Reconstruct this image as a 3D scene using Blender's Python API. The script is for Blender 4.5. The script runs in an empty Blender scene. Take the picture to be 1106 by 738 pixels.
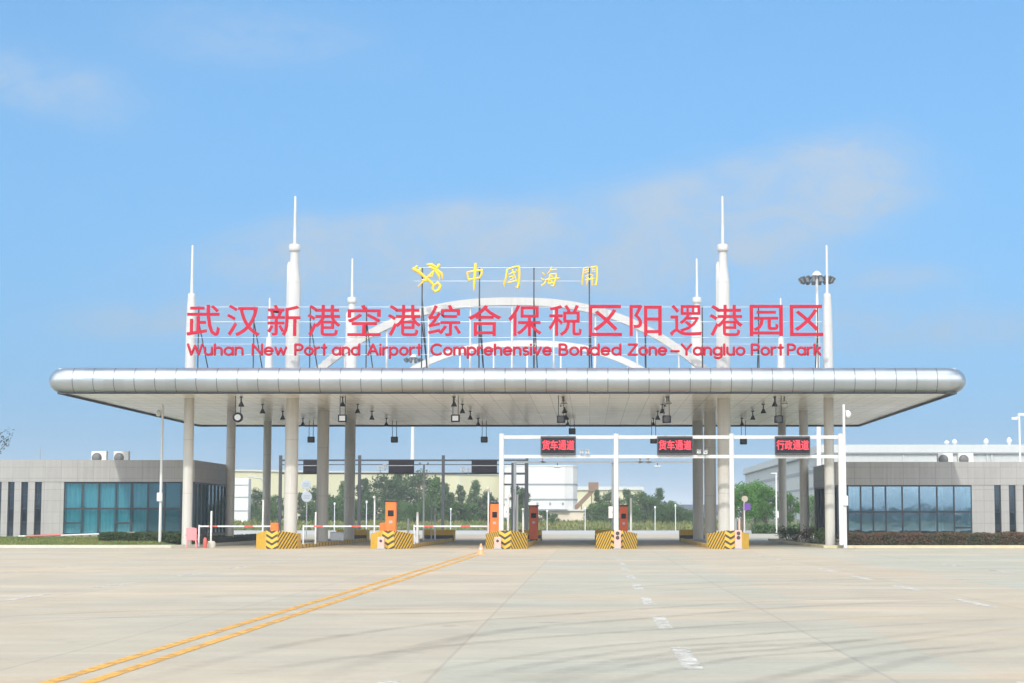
import bpy, math, random
from math import sin, cos, pi, radians, hypot
from mathutils import Vector, Matrix, noise as mnoise

C = bpy.context.scene.collection
SC = bpy.context.scene

# ------------------------------------------------------------------ camera
F_PX, HOR, VPX = 2000.0, 559.0, 637.0
CAM_H = 1.6
PITCH = math.atan((HOR - 369.0) / F_PX)
cam_d = bpy.data.cameras.new('camera')
cam_d.sensor_width = 36.0
cam_d.lens = 36.0 * F_PX / 1106.0
cam_d.shift_x = -(VPX - 553.0) / 1106.0
cam_d.clip_start, cam_d.clip_end = 0.5, 9000.0
cam = bpy.data.objects.new('camera', cam_d)
cam.location = (0, 0, CAM_H)
cam.rotation_euler = (pi / 2 + PITCH, 0, 0)
C.objects.link(cam)
SC.camera = cam

# ------------------------------------------------------------------ sky, sun, exposure
HAZE = 0.0005                          # even haze in the air
SUN_EL, SUN_AZ_LEFT = 36.0, 12.0      # the sun stands behind the camera, a little to the left
world = bpy.data.worlds.new('World')
SC.world = world
world.use_nodes = True
WT = world.node_tree
WT.nodes.clear()


def wn(t, **k):
    n = WT.nodes.new(t)
    for a, b in k.items():
        setattr(n, a, b)
    return n


def wmath(op, a, b=None, c=None, clamp=False):
    n = wn('ShaderNodeMath', operation=op)
    n.use_clamp = clamp
    for i, v in enumerate((a, b, c)):
        if v is None:
            continue
        if isinstance(v, (int, float)):
            n.inputs[i].default_value = v
        else:
            WT.links.new(v, n.inputs[i])
    return n.outputs[0]


sky = wn('ShaderNodeTexSky', sky_type='NISHITA')
sky.sun_disc = False
sky.sun_elevation = radians(SUN_EL)
sky.sun_rotation = radians(180.0 + SUN_AZ_LEFT)
sky.altitude = 0
sky.air_density, sky.dust_density, sky.ozone_density = 1.0, 0.25, 3.0
tc = wn('ShaderNodeTexCoord')
lift = wn('ShaderNodeVectorMath', operation='MULTIPLY_ADD')
lift.inputs[1].default_value = (1, 1, 0.62)
lift.inputs[2].default_value = (0, 0, 0.215)
WT.links.new(tc.outputs['Generated'], lift.inputs[0])
nrmz = wn('ShaderNodeVectorMath', operation='NORMALIZE')
WT.links.new(lift.outputs[0], nrmz.inputs[0])
WT.links.new(nrmz.outputs[0], sky.inputs[0])
sep = wn('ShaderNodeSeparateXYZ')
WT.links.new(tc.outputs['Generated'], sep.inputs[0])
ysafe = wmath('MAXIMUM', wmath('ABSOLUTE', sep.outputs[1]), 0.05)
SU = wmath('DIVIDE', sep.outputs[0], ysafe)
SV = wmath('DIVIDE', sep.outputs[2], ysafe)
comb = wn('ShaderNodeCombineXYZ')
WT.links.new(wmath('MULTIPLY', SU, 0.55), comb.inputs[0])
WT.links.new(SV, comb.inputs[1])


def wnoise(scale, detail, rough, dist=0.0):
    n = wn('ShaderNodeTexNoise')
    n.inputs['Scale'].default_value = scale
    n.inputs['Detail'].default_value = detail
    n.inputs['Roughness'].default_value = rough
    n.inputs['Distortion'].default_value = dist
    WT.links.new(comb.outputs[0], n.inputs['Vector'])
    return n.outputs[0]


N1 = wnoise(17.0, 9.0, 0.66, 0.9)
N2 = wnoise(9.0, 3.0, 0.5)


def cloud_blob(px, py, ax, ay, tilt, amount):
    """a soft cloud bank standing in one direction of the sky"""
    u0, v0 = (px - VPX) / F_PX, (HOR - py) / F_PX
    du, dv = wmath('SUBTRACT', SU, u0), wmath('SUBTRACT', SV, v0)
    ct, st = cos(tilt), sin(tilt)
    a = wmath('ADD', wmath('MULTIPLY', du, ct), wmath('MULTIPLY', dv, st))
    b = wmath('SUBTRACT', wmath('MULTIPLY', dv, ct), wmath('MULTIPLY', du, st))
    a = wmath('DIVIDE', a, ax / F_PX)
    b = wmath('DIVIDE', b, ay / F_PX)
    r2 = wmath('ADD', wmath('POWER', wmath('ABSOLUTE', a), 2.6), wmath('POWER', wmath('ABSOLUTE', b), 2.6))
    e = wmath('EXPONENT', wmath('MULTIPLY', r2, -1.0))
    return wmath('MULTIPLY', e, amount)


blobs = [cloud_blob(855, 208, 140, 56, 0.2, 1.05), cloud_blob(610, 255, 260, 48, 0.13, 0.85),
         cloud_blob(390, 258, 190, 34, 0.05, 0.62), cloud_blob(35, 88, 120, 40, -0.25, 0.48),
         cloud_blob(270, 32, 160, 42, -0.1, 0.34), cloud_blob(160, 345, 120, 20, 0.05, 0.30),
         cloud_blob(1020, 356, 210, 26, 0.02, 0.38), cloud_blob(560, 325, 430, 75, 0.0, 0.50), cloud_blob(985, 300, 90, 16, 0.05, 0.3)]
acc = blobs[0]
for bl in blobs[1:]:
    acc = wmath('ADD', acc, bl)
nz = wmath('ADD', wmath('MULTIPLY', N1, 1.15), wmath('MULTIPLY', N2, 0.75))
nz = wmath('MULTIPLY', wmath('SUBTRACT', nz, 0.56), 2.2, clamp=True)
cl = wmath('MULTIPLY', wmath('ADD', wmath('MULTIPLY', acc, nz), wmath('MULTIPLY', acc, 0.14)), 1.2, clamp=True)
clr = wn('ShaderNodeMapRange', interpolation_type='SMOOTHSTEP')
clr.inputs[1].default_value = 0.0
clr.inputs[2].default_value = 1.05
WT.links.new(cl, clr.inputs[0])
cl = clr.outputs[0]
N3 = wnoise(34.0, 8.0, 0.62, 1.2)
wsp = wn('ShaderNodeMapRange')
wsp.inputs[1].default_value, wsp.inputs[2].default_value = 0.34, 0.62
wsp.inputs[3].default_value, wsp.inputs[4].default_value = 0.45, 1.08
WT.links.new(N3, wsp.inputs[0])
cl = wmath('MULTIPLY', cl, wsp.outputs[0], clamp=True)
front = wmath('GREATER_THAN', sep.outputs[1], 0.0)
cl = wmath('MULTIPLY', cl, front)
cl = wmath('MULTIPLY', cl, 0.85)
tint = wn('ShaderNodeMixRGB', blend_type='MULTIPLY')
tint.inputs[0].default_value = 1.0
tint.inputs[2].default_value = (0.74, 1.03, 1.08, 1)
WT.links.new(sky.outputs[0], tint.inputs[1])
mixc = wn('ShaderNodeMixRGB')
mixc.inputs[2].default_value = (3.1, 3.7, 4.5, 1)
WT.links.new(cl, mixc.inputs[0])
WT.links.new(tint.outputs[0], mixc.inputs[1])
hzf = wmath('MULTIPLY', wmath('EXPONENT', wmath('MULTIPLY', wmath('MAXIMUM', sep.outputs[2], 0.0), -9.0)), 0.95)
mixh = wn('ShaderNodeMixRGB')
mixh.inputs[2].default_value = (0.55, 1.38, 2.05, 1)
WT.links.new(hzf, mixh.inputs[0])
WT.links.new(mixc.outputs[0], mixh.inputs[1])
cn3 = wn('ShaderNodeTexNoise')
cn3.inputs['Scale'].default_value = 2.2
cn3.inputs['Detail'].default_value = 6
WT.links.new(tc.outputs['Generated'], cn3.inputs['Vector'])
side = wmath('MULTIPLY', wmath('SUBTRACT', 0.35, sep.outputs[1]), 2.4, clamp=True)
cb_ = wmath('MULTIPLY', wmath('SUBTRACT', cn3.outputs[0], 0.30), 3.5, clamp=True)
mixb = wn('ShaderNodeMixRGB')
mixb.inputs[2].default_value = (18.5, 18.6, 18.4, 1)  # unseen bright cloud added behind the camera and overhead to lift the fill light
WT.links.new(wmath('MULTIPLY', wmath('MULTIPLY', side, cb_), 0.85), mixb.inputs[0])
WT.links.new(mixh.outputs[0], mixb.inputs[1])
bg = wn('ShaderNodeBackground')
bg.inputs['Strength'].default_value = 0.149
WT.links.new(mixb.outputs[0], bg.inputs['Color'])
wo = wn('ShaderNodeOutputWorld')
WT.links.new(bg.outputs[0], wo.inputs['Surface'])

sun_d = bpy.data.lights.new('sun', 'SUN')
sun_d.energy = 2.1
sun_d.angle = radians(1.2)
sun_d.color = (1.0, 0.955, 0.88)
sun = bpy.data.objects.new('sun', sun_d)
to_sun = Vector((-sin(radians(SUN_AZ_LEFT)) * cos(radians(SUN_EL)), -cos(radians(SUN_AZ_LEFT)) * cos(radians(SUN_EL)), sin(radians(SUN_EL))))
sun.rotation_euler = to_sun.to_track_quat('Z', 'Y').to_euler()
sun.location = to_sun * 300
C.objects.link(sun)

SC.view_settings.view_transform = 'Standard'
SC.view_settings.look = 'None'
SC.view_settings.gamma = 1.0
SC.view_settings.exposure = 0.34
SC.view_settings.use_curve_mapping = False

# ------------------------------------------------------------------ pixel -> place (used to survey positions at a known distance)
_ct, _st = cos(PITCH), sin(PITCH)


def ray(px, py):
    a, b = (px - VPX) / F_PX, (369.0 - py) / F_PX
    return Vector((a, _ct - b * _st, _st + b * _ct))


def at(px, py, Y):
    d = ray(px, py)
    t = Y / d.y
    return Vector((d.x * t, Y, CAM_H + d.z * t))


def on_ground(px, py):
    d = ray(px, py)
    t = -CAM_H / d.z
    return Vector((d.x * t, d.y * t, 0))


def zz(py, Y):
    return at(VPX, py, Y).z


def xx(px, Y, py=540):
    return at(px, py, Y).x


# ------------------------------------------------------------------ materials
def mat(name, col, rough=0.6, metal=0.0, var=0.0, vscale=2.0, bump=0.0, spec=None, streak=False, emit=0.0, obj=True):
    m = bpy.data.materials.new(name)
    m.use_nodes = True
    nt = m.node_tree
    p = nt.nodes['Principled BSDF']
    p.inputs['Base Color'].default_value = (*col, 1)
    p.inputs['Roughness'].default_value = rough
    p.inputs['Metallic'].default_value = metal
    if spec is not None:
        p.inputs['Specular IOR Level'].default_value = spec
    if emit:
        p.inputs['Emission Color'].default_value = (*col, 1)
        p.inputs['Emission Strength'].default_value = emit
    if var or bump:
        t = nt.nodes.new('ShaderNodeTexCoord')
        mp = nt.nodes.new('ShaderNodeMapping')
        mp.inputs['Scale'].default_value = (1, 1, 0.18) if streak else (1, 1, 1)
        nt.links.new(t.outputs['Object'], mp.inputs[0])
        n = nt.nodes.new('ShaderNodeTexNoise')
        n.inputs['Scale'].default_value = vscale
        n.inputs['Detail'].default_value = 6
        n.inputs['Roughness'].default_value = 0.6
        nt.links.new(mp.outputs[0], n.inputs['Vector'])
        if var:
            mr = nt.nodes.new('ShaderNodeMapRange')
            mr.inputs['From Min'].default_value = 0.25
            mr.inputs['From Max'].default_value = 0.75
            mr.inputs['To Min'].default_value = 1 - var
            mr.inputs['To Max'].default_value = 1 + var
            nt.links.new(n.outputs[0], mr.inputs[0])
            mx = nt.nodes.new('ShaderNodeMixRGB')
            mx.blend_type = 'MULTIPLY'
            mx.inputs[0].default_value = 1
            mx.inputs[1].default_value = (*col, 1)
            nt.links.new(mr.outputs[0], mx.inputs[2])
            nt.links.new(mx.outputs[0], p.inputs['Base Color'])
        if bump:
            b = nt.nodes.new('ShaderNodeBump')
            b.inputs['Strength'].default_value = bump
            b.inputs['Distance'].default_value = 0.02
            nt.links.new(n.outputs[0], b.inputs['Height'])
            nt.links.new(b.outputs[0], p.inputs['Normal'])
    return m


def add_seams(m, period, half, dark):
    g = NT(m)
    v, x, y, z = coords(g)
    src = g.p.inputs['Base Color'].links[0].from_socket
    n = g.noise(v, 0.9, 5, 0.65)
    mp = g.n('ShaderNodeMapping')
    mp.inputs['Scale'].default_value = (6, 6, 0.25)
    g.l(v, mp.inputs[0])
    rain = g.noise(mp.outputs[0], 1.0, 5, 0.65)
    col = g.mix(g.math('MULTIPLY', g.line(z, period, half), dark), src, (0.2, 0.19, 0.17))
    col = g.mix(1.0, col, g.rng(rain, 0.3, 0.75, 1.04, 0.86), 'MULTIPLY')
    col = g.mix(g.math('MULTIPLY', g.rng(n, 0.62, 0.76, 0, 1), 0.22), col, (0.36, 0.32, 0.26))
    g.l(col, g.p.inputs['Base Color'])


class NT:
    """small helper to wire node graphs"""
    def __init__(s, m):
        s.m, s.nt = m, m.node_tree
        s.p = s.nt.nodes['Principled BSDF']

    def n(s, t, **k):
        x = s.nt.nodes.new(t)
        for a, b in k.items():
            setattr(x, a, b)
        return x

    def l(s, a, b):
        s.nt.links.new(a, b)

    def math(s, op, a, b=None, c=None, clamp=False):
        x = s.n('ShaderNodeMath', operation=op)
        x.use_clamp = clamp
        for i, v in enumerate((a, b, c)):
            if v is None:
                continue
            if isinstance(v, (int, float)):
                x.inputs[i].default_value = v
            else:
                s.l(v, x.inputs[i])
        return x.outputs[0]

    def noise(s, vec, scale, detail=5, rough=0.6, dist=0.0):
        x = s.n('ShaderNodeTexNoise')
        x.inputs['Scale'].default_value = scale
        x.inputs['Detail'].default_value = detail
        x.inputs['Roughness'].default_value = rough
        x.inputs['Distortion'].default_value = dist
        s.l(vec, x.inputs['Vector'])
        return x.outputs[0]

    def mix(s, fac, a, b, blend='MIX'):
        x = s.n('ShaderNodeMixRGB', blend_type=blend)
        for i, v in enumerate((fac, a, b)):
            if isinstance(v, (int, float)):
                x.inputs[i].default_value = v
            elif isinstance(v, tuple):
                x.inputs[i].default_value = (*v, 1)
            else:
                s.l(v, x.inputs[i])
        return x.outputs[0]

    def rng(s, v, a, b, c, d):
        x = s.n('ShaderNodeMapRange')
        for i, q in enumerate((a, b, c, d)):
            x.inputs[i + 1].default_value = q
        s.l(v, x.inputs[0])
        return x.outputs[0]

    def line(s, coord, period, half, offset=0.0):
        """1 on thin joint lines every period"""
        f = s.math('FRACT', s.math('DIVIDE', s.math('ADD', coord, offset + 1000 * period), period))
        d = s.math('ABSOLUTE', s.math('SUBTRACT', f, 0.5))
        return s.math('GREATER_THAN', d, 0.5 - half / period)

    def cell(s, cx, px_, cy, py_):
        a = s.math('FLOOR', s.math('DIVIDE', cx, px_))
        b = s.math('FLOOR', s.math('DIVIDE', cy, py_))
        cb = s.n('ShaderNodeCombineXYZ')
        s.l(a, cb.inputs[0])
        s.l(b, cb.inputs[1])
        w = s.n('ShaderNodeTexWhiteNoise', noise_dimensions='2D')
        s.l(cb.outputs[0], w.inputs['Vector'])
        return w.outputs['Value']


def coords(g, kind='Object'):
    t = g.n('ShaderNodeTexCoord')
    sp = g.n('ShaderNodeSeparateXYZ')
    g.l(t.outputs[kind], sp.inputs[0])
    return t.outputs[kind], sp.outputs[0], sp.outputs[1], sp.outputs[2]


def mat_concrete_ground():
    m = mat('concrete_apron', (0.4, 0.385, 0.35), 0.85)
    g = NT(m)
    v, x, y, z = coords(g)
    jx, jy = g.line(x, 4.6, 0.022, 1.6), g.line(y, 5.2, 0.022)
    c = g.cell(g.math('ADD', x, 1.6), 4.6, y, 5.2)
    big = g.noise(v, 0.06, 4, 0.6, 0.8)
    med = g.noise(v, 0.45, 6, 0.65)
    fine = g.noise(v, 9.0, 4, 0.7)
    st = g.n('ShaderNodeMapping')
    st.inputs['Scale'].default_value = (0.05, 0.45, 1)
    g.l(v, st.inputs[0])
    streak = g.noise(st.outputs[0], 1.0, 5, 0.6, 1.0)
    lane = g.n('ShaderNodeTexWhiteNoise', noise_dimensions='1D')
    wob = g.math('ADD', x, g.math('MULTIPLY', g.math('SUBTRACT', med, 0.5), 0.25))
    g.l(g.math('FLOOR', g.math('DIVIDE', g.math('ADD', wob, 1.55), 5.55)), lane.inputs['W'])
    pick = g.math('ADD', g.math('MULTIPLY', lane.outputs['Value'], 0.75), g.math('MULTIPLY', g.rng(big, 0.36, 0.66, 0, 1), 0.55), clamp=True)
    col = g.mix(pick, (0.43, 0.345, 0.245), (0.355, 0.348, 0.28))
    st2 = g.n('ShaderNodeMapping')
    st2.inputs['Scale'].default_value = (0.035, 0.22, 1)
    g.l(v, st2.inputs[0])
    pat = g.noise(st2.outputs[0], 1.0, 4, 0.55, 1.6)
    col = g.mix(g.math('MULTIPLY', g.rng(pat, 0.52, 0.66, 0, 1), 0.55), col, (0.48, 0.355, 0.23))
    col = g.mix(g.math('MULTIPLY', g.rng(c, 0.55, 1.0, 0, 1), 0.18), col, (0.48, 0.38, 0.265))
    col = g.mix(1.0, col, g.rng(c, 0, 1, 0.965, 1.025), 'MULTIPLY')
    col = g.mix(1.0, col, g.rng(med, 0.25, 0.75, 0.87, 1.12), 'MULTIPLY')
    col = g.mix(1.0, col, g.rng(fine, 0.25, 0.75, 0.93, 1.07), 'MULTIPLY')
    col = g.mix(g.math('MULTIPLY', g.rng(streak, 0.52, 0.74, 0, 1), 0.55), col, (0.26, 0.25, 0.225))
    col = g.mix(g.math('MULTIPLY', g.rng(streak, 0.42, 0.27, 0, 1), 0.45), col, (0.53, 0.50, 0.43))
    spot = g.noise(v, 1.1, 2, 0.4)
    col = g.mix(g.math('MULTIPLY', g.rng(spot, 0.70, 0.78, 0, 1), 0.45), col, (0.20, 0.185, 0.16))
    joint = g.math('MAXIMUM', jx, jy)
    col = g.mix(g.math('MULTIPLY', joint, 0.34), col, (0.22, 0.21, 0.19))
    g.l(col, g.p.inputs['Base Color'])
    return m


def mat_stone_panel(name, col, px_, pz_, var=0.03):
    m = mat(name, col, 0.55)
    g = NT(m)
    v, x, y, z = coords(g)
    s = g.math('ADD', x, y)
    j = g.math('MAXIMUM', g.line(s, px_, 0.013), g.line(z, pz_, 0.013))
    c = g.cell(s, px_, z, pz_)
    n = g.noise(v, 1.3, 5, 0.65)
    cc = g.mix(1.0, (*col,), g.rng(c, 0, 1, 1 - var, 1 + var), 'MULTIPLY')
    cc = g.mix(1.0, cc, g.rng(n, 0.25, 0.75, 0.95, 1.05), 'MULTIPLY')
    cc = g.mix(g.math('MULTIPLY', j, 0.55), cc, (0.16, 0.155, 0.15))
    g.l(cc, g.p.inputs['Base Color'])
    return m


def mat_fascia():
    m = mat('brushed_aluminium_fascia', (0.62, 0.635, 0.65), 0.34, 0.75)
    g = NT(m)
    v, x, y, z = coords(g, 'UV')
    j = g.line(x, 1.06, 0.024)
    c = g.cell(g.math('ADD', x, 0.53), 1.06, y, 50.0)
    col = g.mix(1.0, (0.41, 0.445, 0.475), g.rng(c, 0, 1, 0.95, 1.03), 'MULTIPLY')
    n = g.noise(v, 2.2, 4, 0.6)
    col = g.mix(1.0, col, g.rng(n, 0.25, 0.75, 0.98, 1.02), 'MULTIPLY')
    col = g.mix(g.math('MULTIPLY', j, 0.75), col, (0.12, 0.12, 0.125))
    g.l(col, g.p.inputs['Base Color'])
    g.l(g.rng(c, 0, 1, 0.28, 0.34), g.p.inputs['Roughness'])
    return m


def mat_soffit():
    m = mat('soffit_panels', (0.6, 0.59, 0.56), 0.12, 0.0)
    g = NT(m)
    v, x, y, z = coords(g)
    jx = g.line(x, 1.06, 0.022)
    jy = g.line(y, 2.4, 0.07)
    c = g.cell(x, 1.06, y, 6.0)
    n = g.noise(v, 0.5, 4, 0.6)
    col = g.mix(1.0, (0.93, 0.885, 0.79), g.rng(c, 0, 1, 0.93, 1.03), 'MULTIPLY')
    col = g.mix(1.0, col, g.rng(n, 0.25, 0.75, 0.96, 1.04), 'MULTIPLY')
    col = g.mix(g.math('MULTIPLY', g.math('MAXIMUM', jx, jy), 0.5), col, (0.2, 0.2, 0.2))
    g.l(col, g.p.inputs['Base Color'])
    g.l(g.rng(n, 0.2, 0.8, 0.2, 0.28), g.p.inputs['Roughness'])
    b = g.n('ShaderNodeBump')
    b.inputs['Strength'].default_value = 0.012
    b.inputs['Distance'].default_value = 0.05
    g.l(g.noise(v, 0.9, 2, 0.5), b.inputs['Height'])
    g.l(b.outputs[0], g.p.inputs['Normal'])
    return m


def mat_stripes(name, mode, period=0.27):
    """yellow and black hazard paint laid out on the face's own UV (metres)"""
    m = mat(name, (0.6, 0.38, 0.03), 0.6)
    g = NT(m)
    v, x, y, z = coords(g, 'UV')
    if mode == 'rising':
        s = g.math('SUBTRACT', x, y)
    elif mode == 'falling':
        s = g.math('ADD', x, y)
    elif mode == 'kerb':
        s = x
    else:
        s = g.math('SUBTRACT', y, g.math('MULTIPLY', g.math('ABSOLUTE', x), 0.62))
    f = g.math('FRACT', g.math('DIVIDE', g.math('ADD', s, 100 * period), period))
    t = g.math('GREATER_THAN', f, 0.56 if mode != 'kerb' else 0.8)
    n = g.noise(v, 5.0, 5, 0.7)
    yl = g.mix(1.0, (0.66, 0.40, 0.03), g.rng(n, 0.25, 0.75, 0.78, 1.15), 'MULTIPLY')
    col = g.mix(t, yl, (0.045, 0.038, 0.028))
    col = g.mix(g.rng(n, 0.66, 0.74, 0, 0.35), col, (0.30, 0.27, 0.22))
    g.l(col, g.p.inputs['Base Color'])
    return m


def mat_leaf(name, a, b, scale=0.35):
    m = mat(name, a, 0.6, spec=0.25)
    g = NT(m)
    v, x, y, z = coords(g)
    n = g.noise(v, scale, 3, 0.6)
    oi = g.n('ShaderNodeObjectInfo')
    geo = g.n('ShaderNodeNewGeometry')
    isl = g.n('ShaderNodeTexWhiteNoise', noise_dimensions='1D')
    g.l(geo.outputs['Random Per Island'], isl.inputs['W'])
    col = g.mix(g.rng(n, 0.35, 0.65, 0, 1), (*a,), (*b,))
    col = g.mix(1.0, col, g.rng(isl.outputs['Value'], 0, 1, 0.65, 1.35), 'MULTIPLY')
    col = g.mix(1.0, col, g.rng(oi.outputs['Random'], 0, 1, 0.8, 1.2), 'MULTIPLY')
    tr = g.n('ShaderNodeBsdfTranslucent')
    g.l(col, tr.inputs['Color'])
    g.l(col, g.p.inputs['Base Color'])
    ms = g.n('ShaderNodeMixShader')
    ms.inputs[0].default_value = 0.25
    g.l(g.p.outputs[0], ms.inputs[1])
    g.l(tr.outputs[0], ms.inputs[2])
    out = [q for q in g.nt.nodes if q.type == 'OUTPUT_MATERIAL'][0]
    g.l(ms.outputs[0], out.inputs['Surface'])
    return m


def mat_glass(name, base, transp, tint, gloss=0.35):
    """coated window glass: tinted transmission, a coloured body and a mirror coat"""
    m = mat(name, base, 0.03, spec=0.5)
    g = NT(m)
    v, x, y, z = coords(g)
    g.p.inputs['Roughness'].default_value = 0.04
    gl = g.n('ShaderNodeBsdfGlossy')
    gl.inputs['Roughness'].default_value = 0.03
    gl.inputs['Color'].default_value = (0.50, 0.74, 0.90, 1)
    b = g.n('ShaderNodeBump')
    b.inputs['Strength'].default_value = 0.03
    b.inputs['Distance'].default_value = 0.05
    g.l(g.noise(v, 1.1, 2, 0.5), b.inputs['Height'])
    g.l(b.outputs[0], gl.inputs['Normal'])
    tp = g.n('ShaderNodeBsdfTransparent')
    tp.inputs['Color'].default_value = (*tint, 1)
    m1, m2 = g.n('ShaderNodeMixShader'), g.n('ShaderNodeMixShader')
    m1.inputs[0].default_value = transp
    g.l(g.p.outputs[0], m1.inputs[1])
    g.l(tp.outputs[0], m1.inputs[2])
    m2.inputs[0].default_value = gloss
    g.l(m1.outputs[0], m2.inputs[1])
    g.l(gl.outputs[0], m2.inputs[2])
    out = [q for q in g.nt.nodes if q.type == 'OUTPUT_MATERIAL'][0]
    g.l(m2.outputs[0], out.inputs['Surface'])
    return m


def mat_tyre():
    m = mat('tyre_rubber_film', (0.06, 0.058, 0.055), 0.9)
    g = NT(m)
    v, x, y, z = coords(g)
    uv, ux, uy, uz = coords(g, 'UV')
    n = g.noise(v, 1.6, 5, 0.7)
    edge = g.math('SUBTRACT', 1.0, g.math('POWER', g.math('ABSOLUTE', uy), 2.0))
    tp = g.n('ShaderNodeBsdfTransparent')
    ms = g.n('ShaderNodeMixShader')
    fac = g.math('MULTIPLY', g.math('MULTIPLY', g.rng(n, 0.3, 0.75, 0.1, 1), edge), 0.21, clamp=True)
    ends = g.math('MULTIPLY', ux, g.math('SUBTRACT', 1.0, ux))
    fac = g.math('MULTIPLY', fac, g.math('MULTIPLY', ends, 5.0, clamp=True))
    g.l(fac, ms.inputs[0])
    g.l(tp.outputs[0], ms.inputs[1])
    g.l(g.p.outputs[0], ms.inputs[2])
    out = [q for q in g.nt.nodes if q.type == 'OUTPUT_MATERIAL'][0]
    g.l(ms.outputs[0], out.inputs['Surface'])
    return m


def mat_paint_mark(name, col, wear):
    m = mat(name, col, 0.7)
    g = NT(m)
    v, x, y, z = coords(g)
    n = g.noise(v, 3.0, 7, 0.75)
    tp = g.n('ShaderNodeBsdfTransparent')
    ms = g.n('ShaderNodeMixShader')
    g.l(g.rng(n, wear - 0.12, wear + 0.12, 0.12, 1.0), ms.inputs[0])
    g.l(tp.outputs[0], ms.inputs[1])
    g.l(g.p.outputs[0], ms.inputs[2])
    out = [q for q in g.nt.nodes if q.type == 'OUTPUT_MATERIAL'][0]
    g.l(ms.outputs[0], out.inputs['Surface'])
    return m


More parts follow.
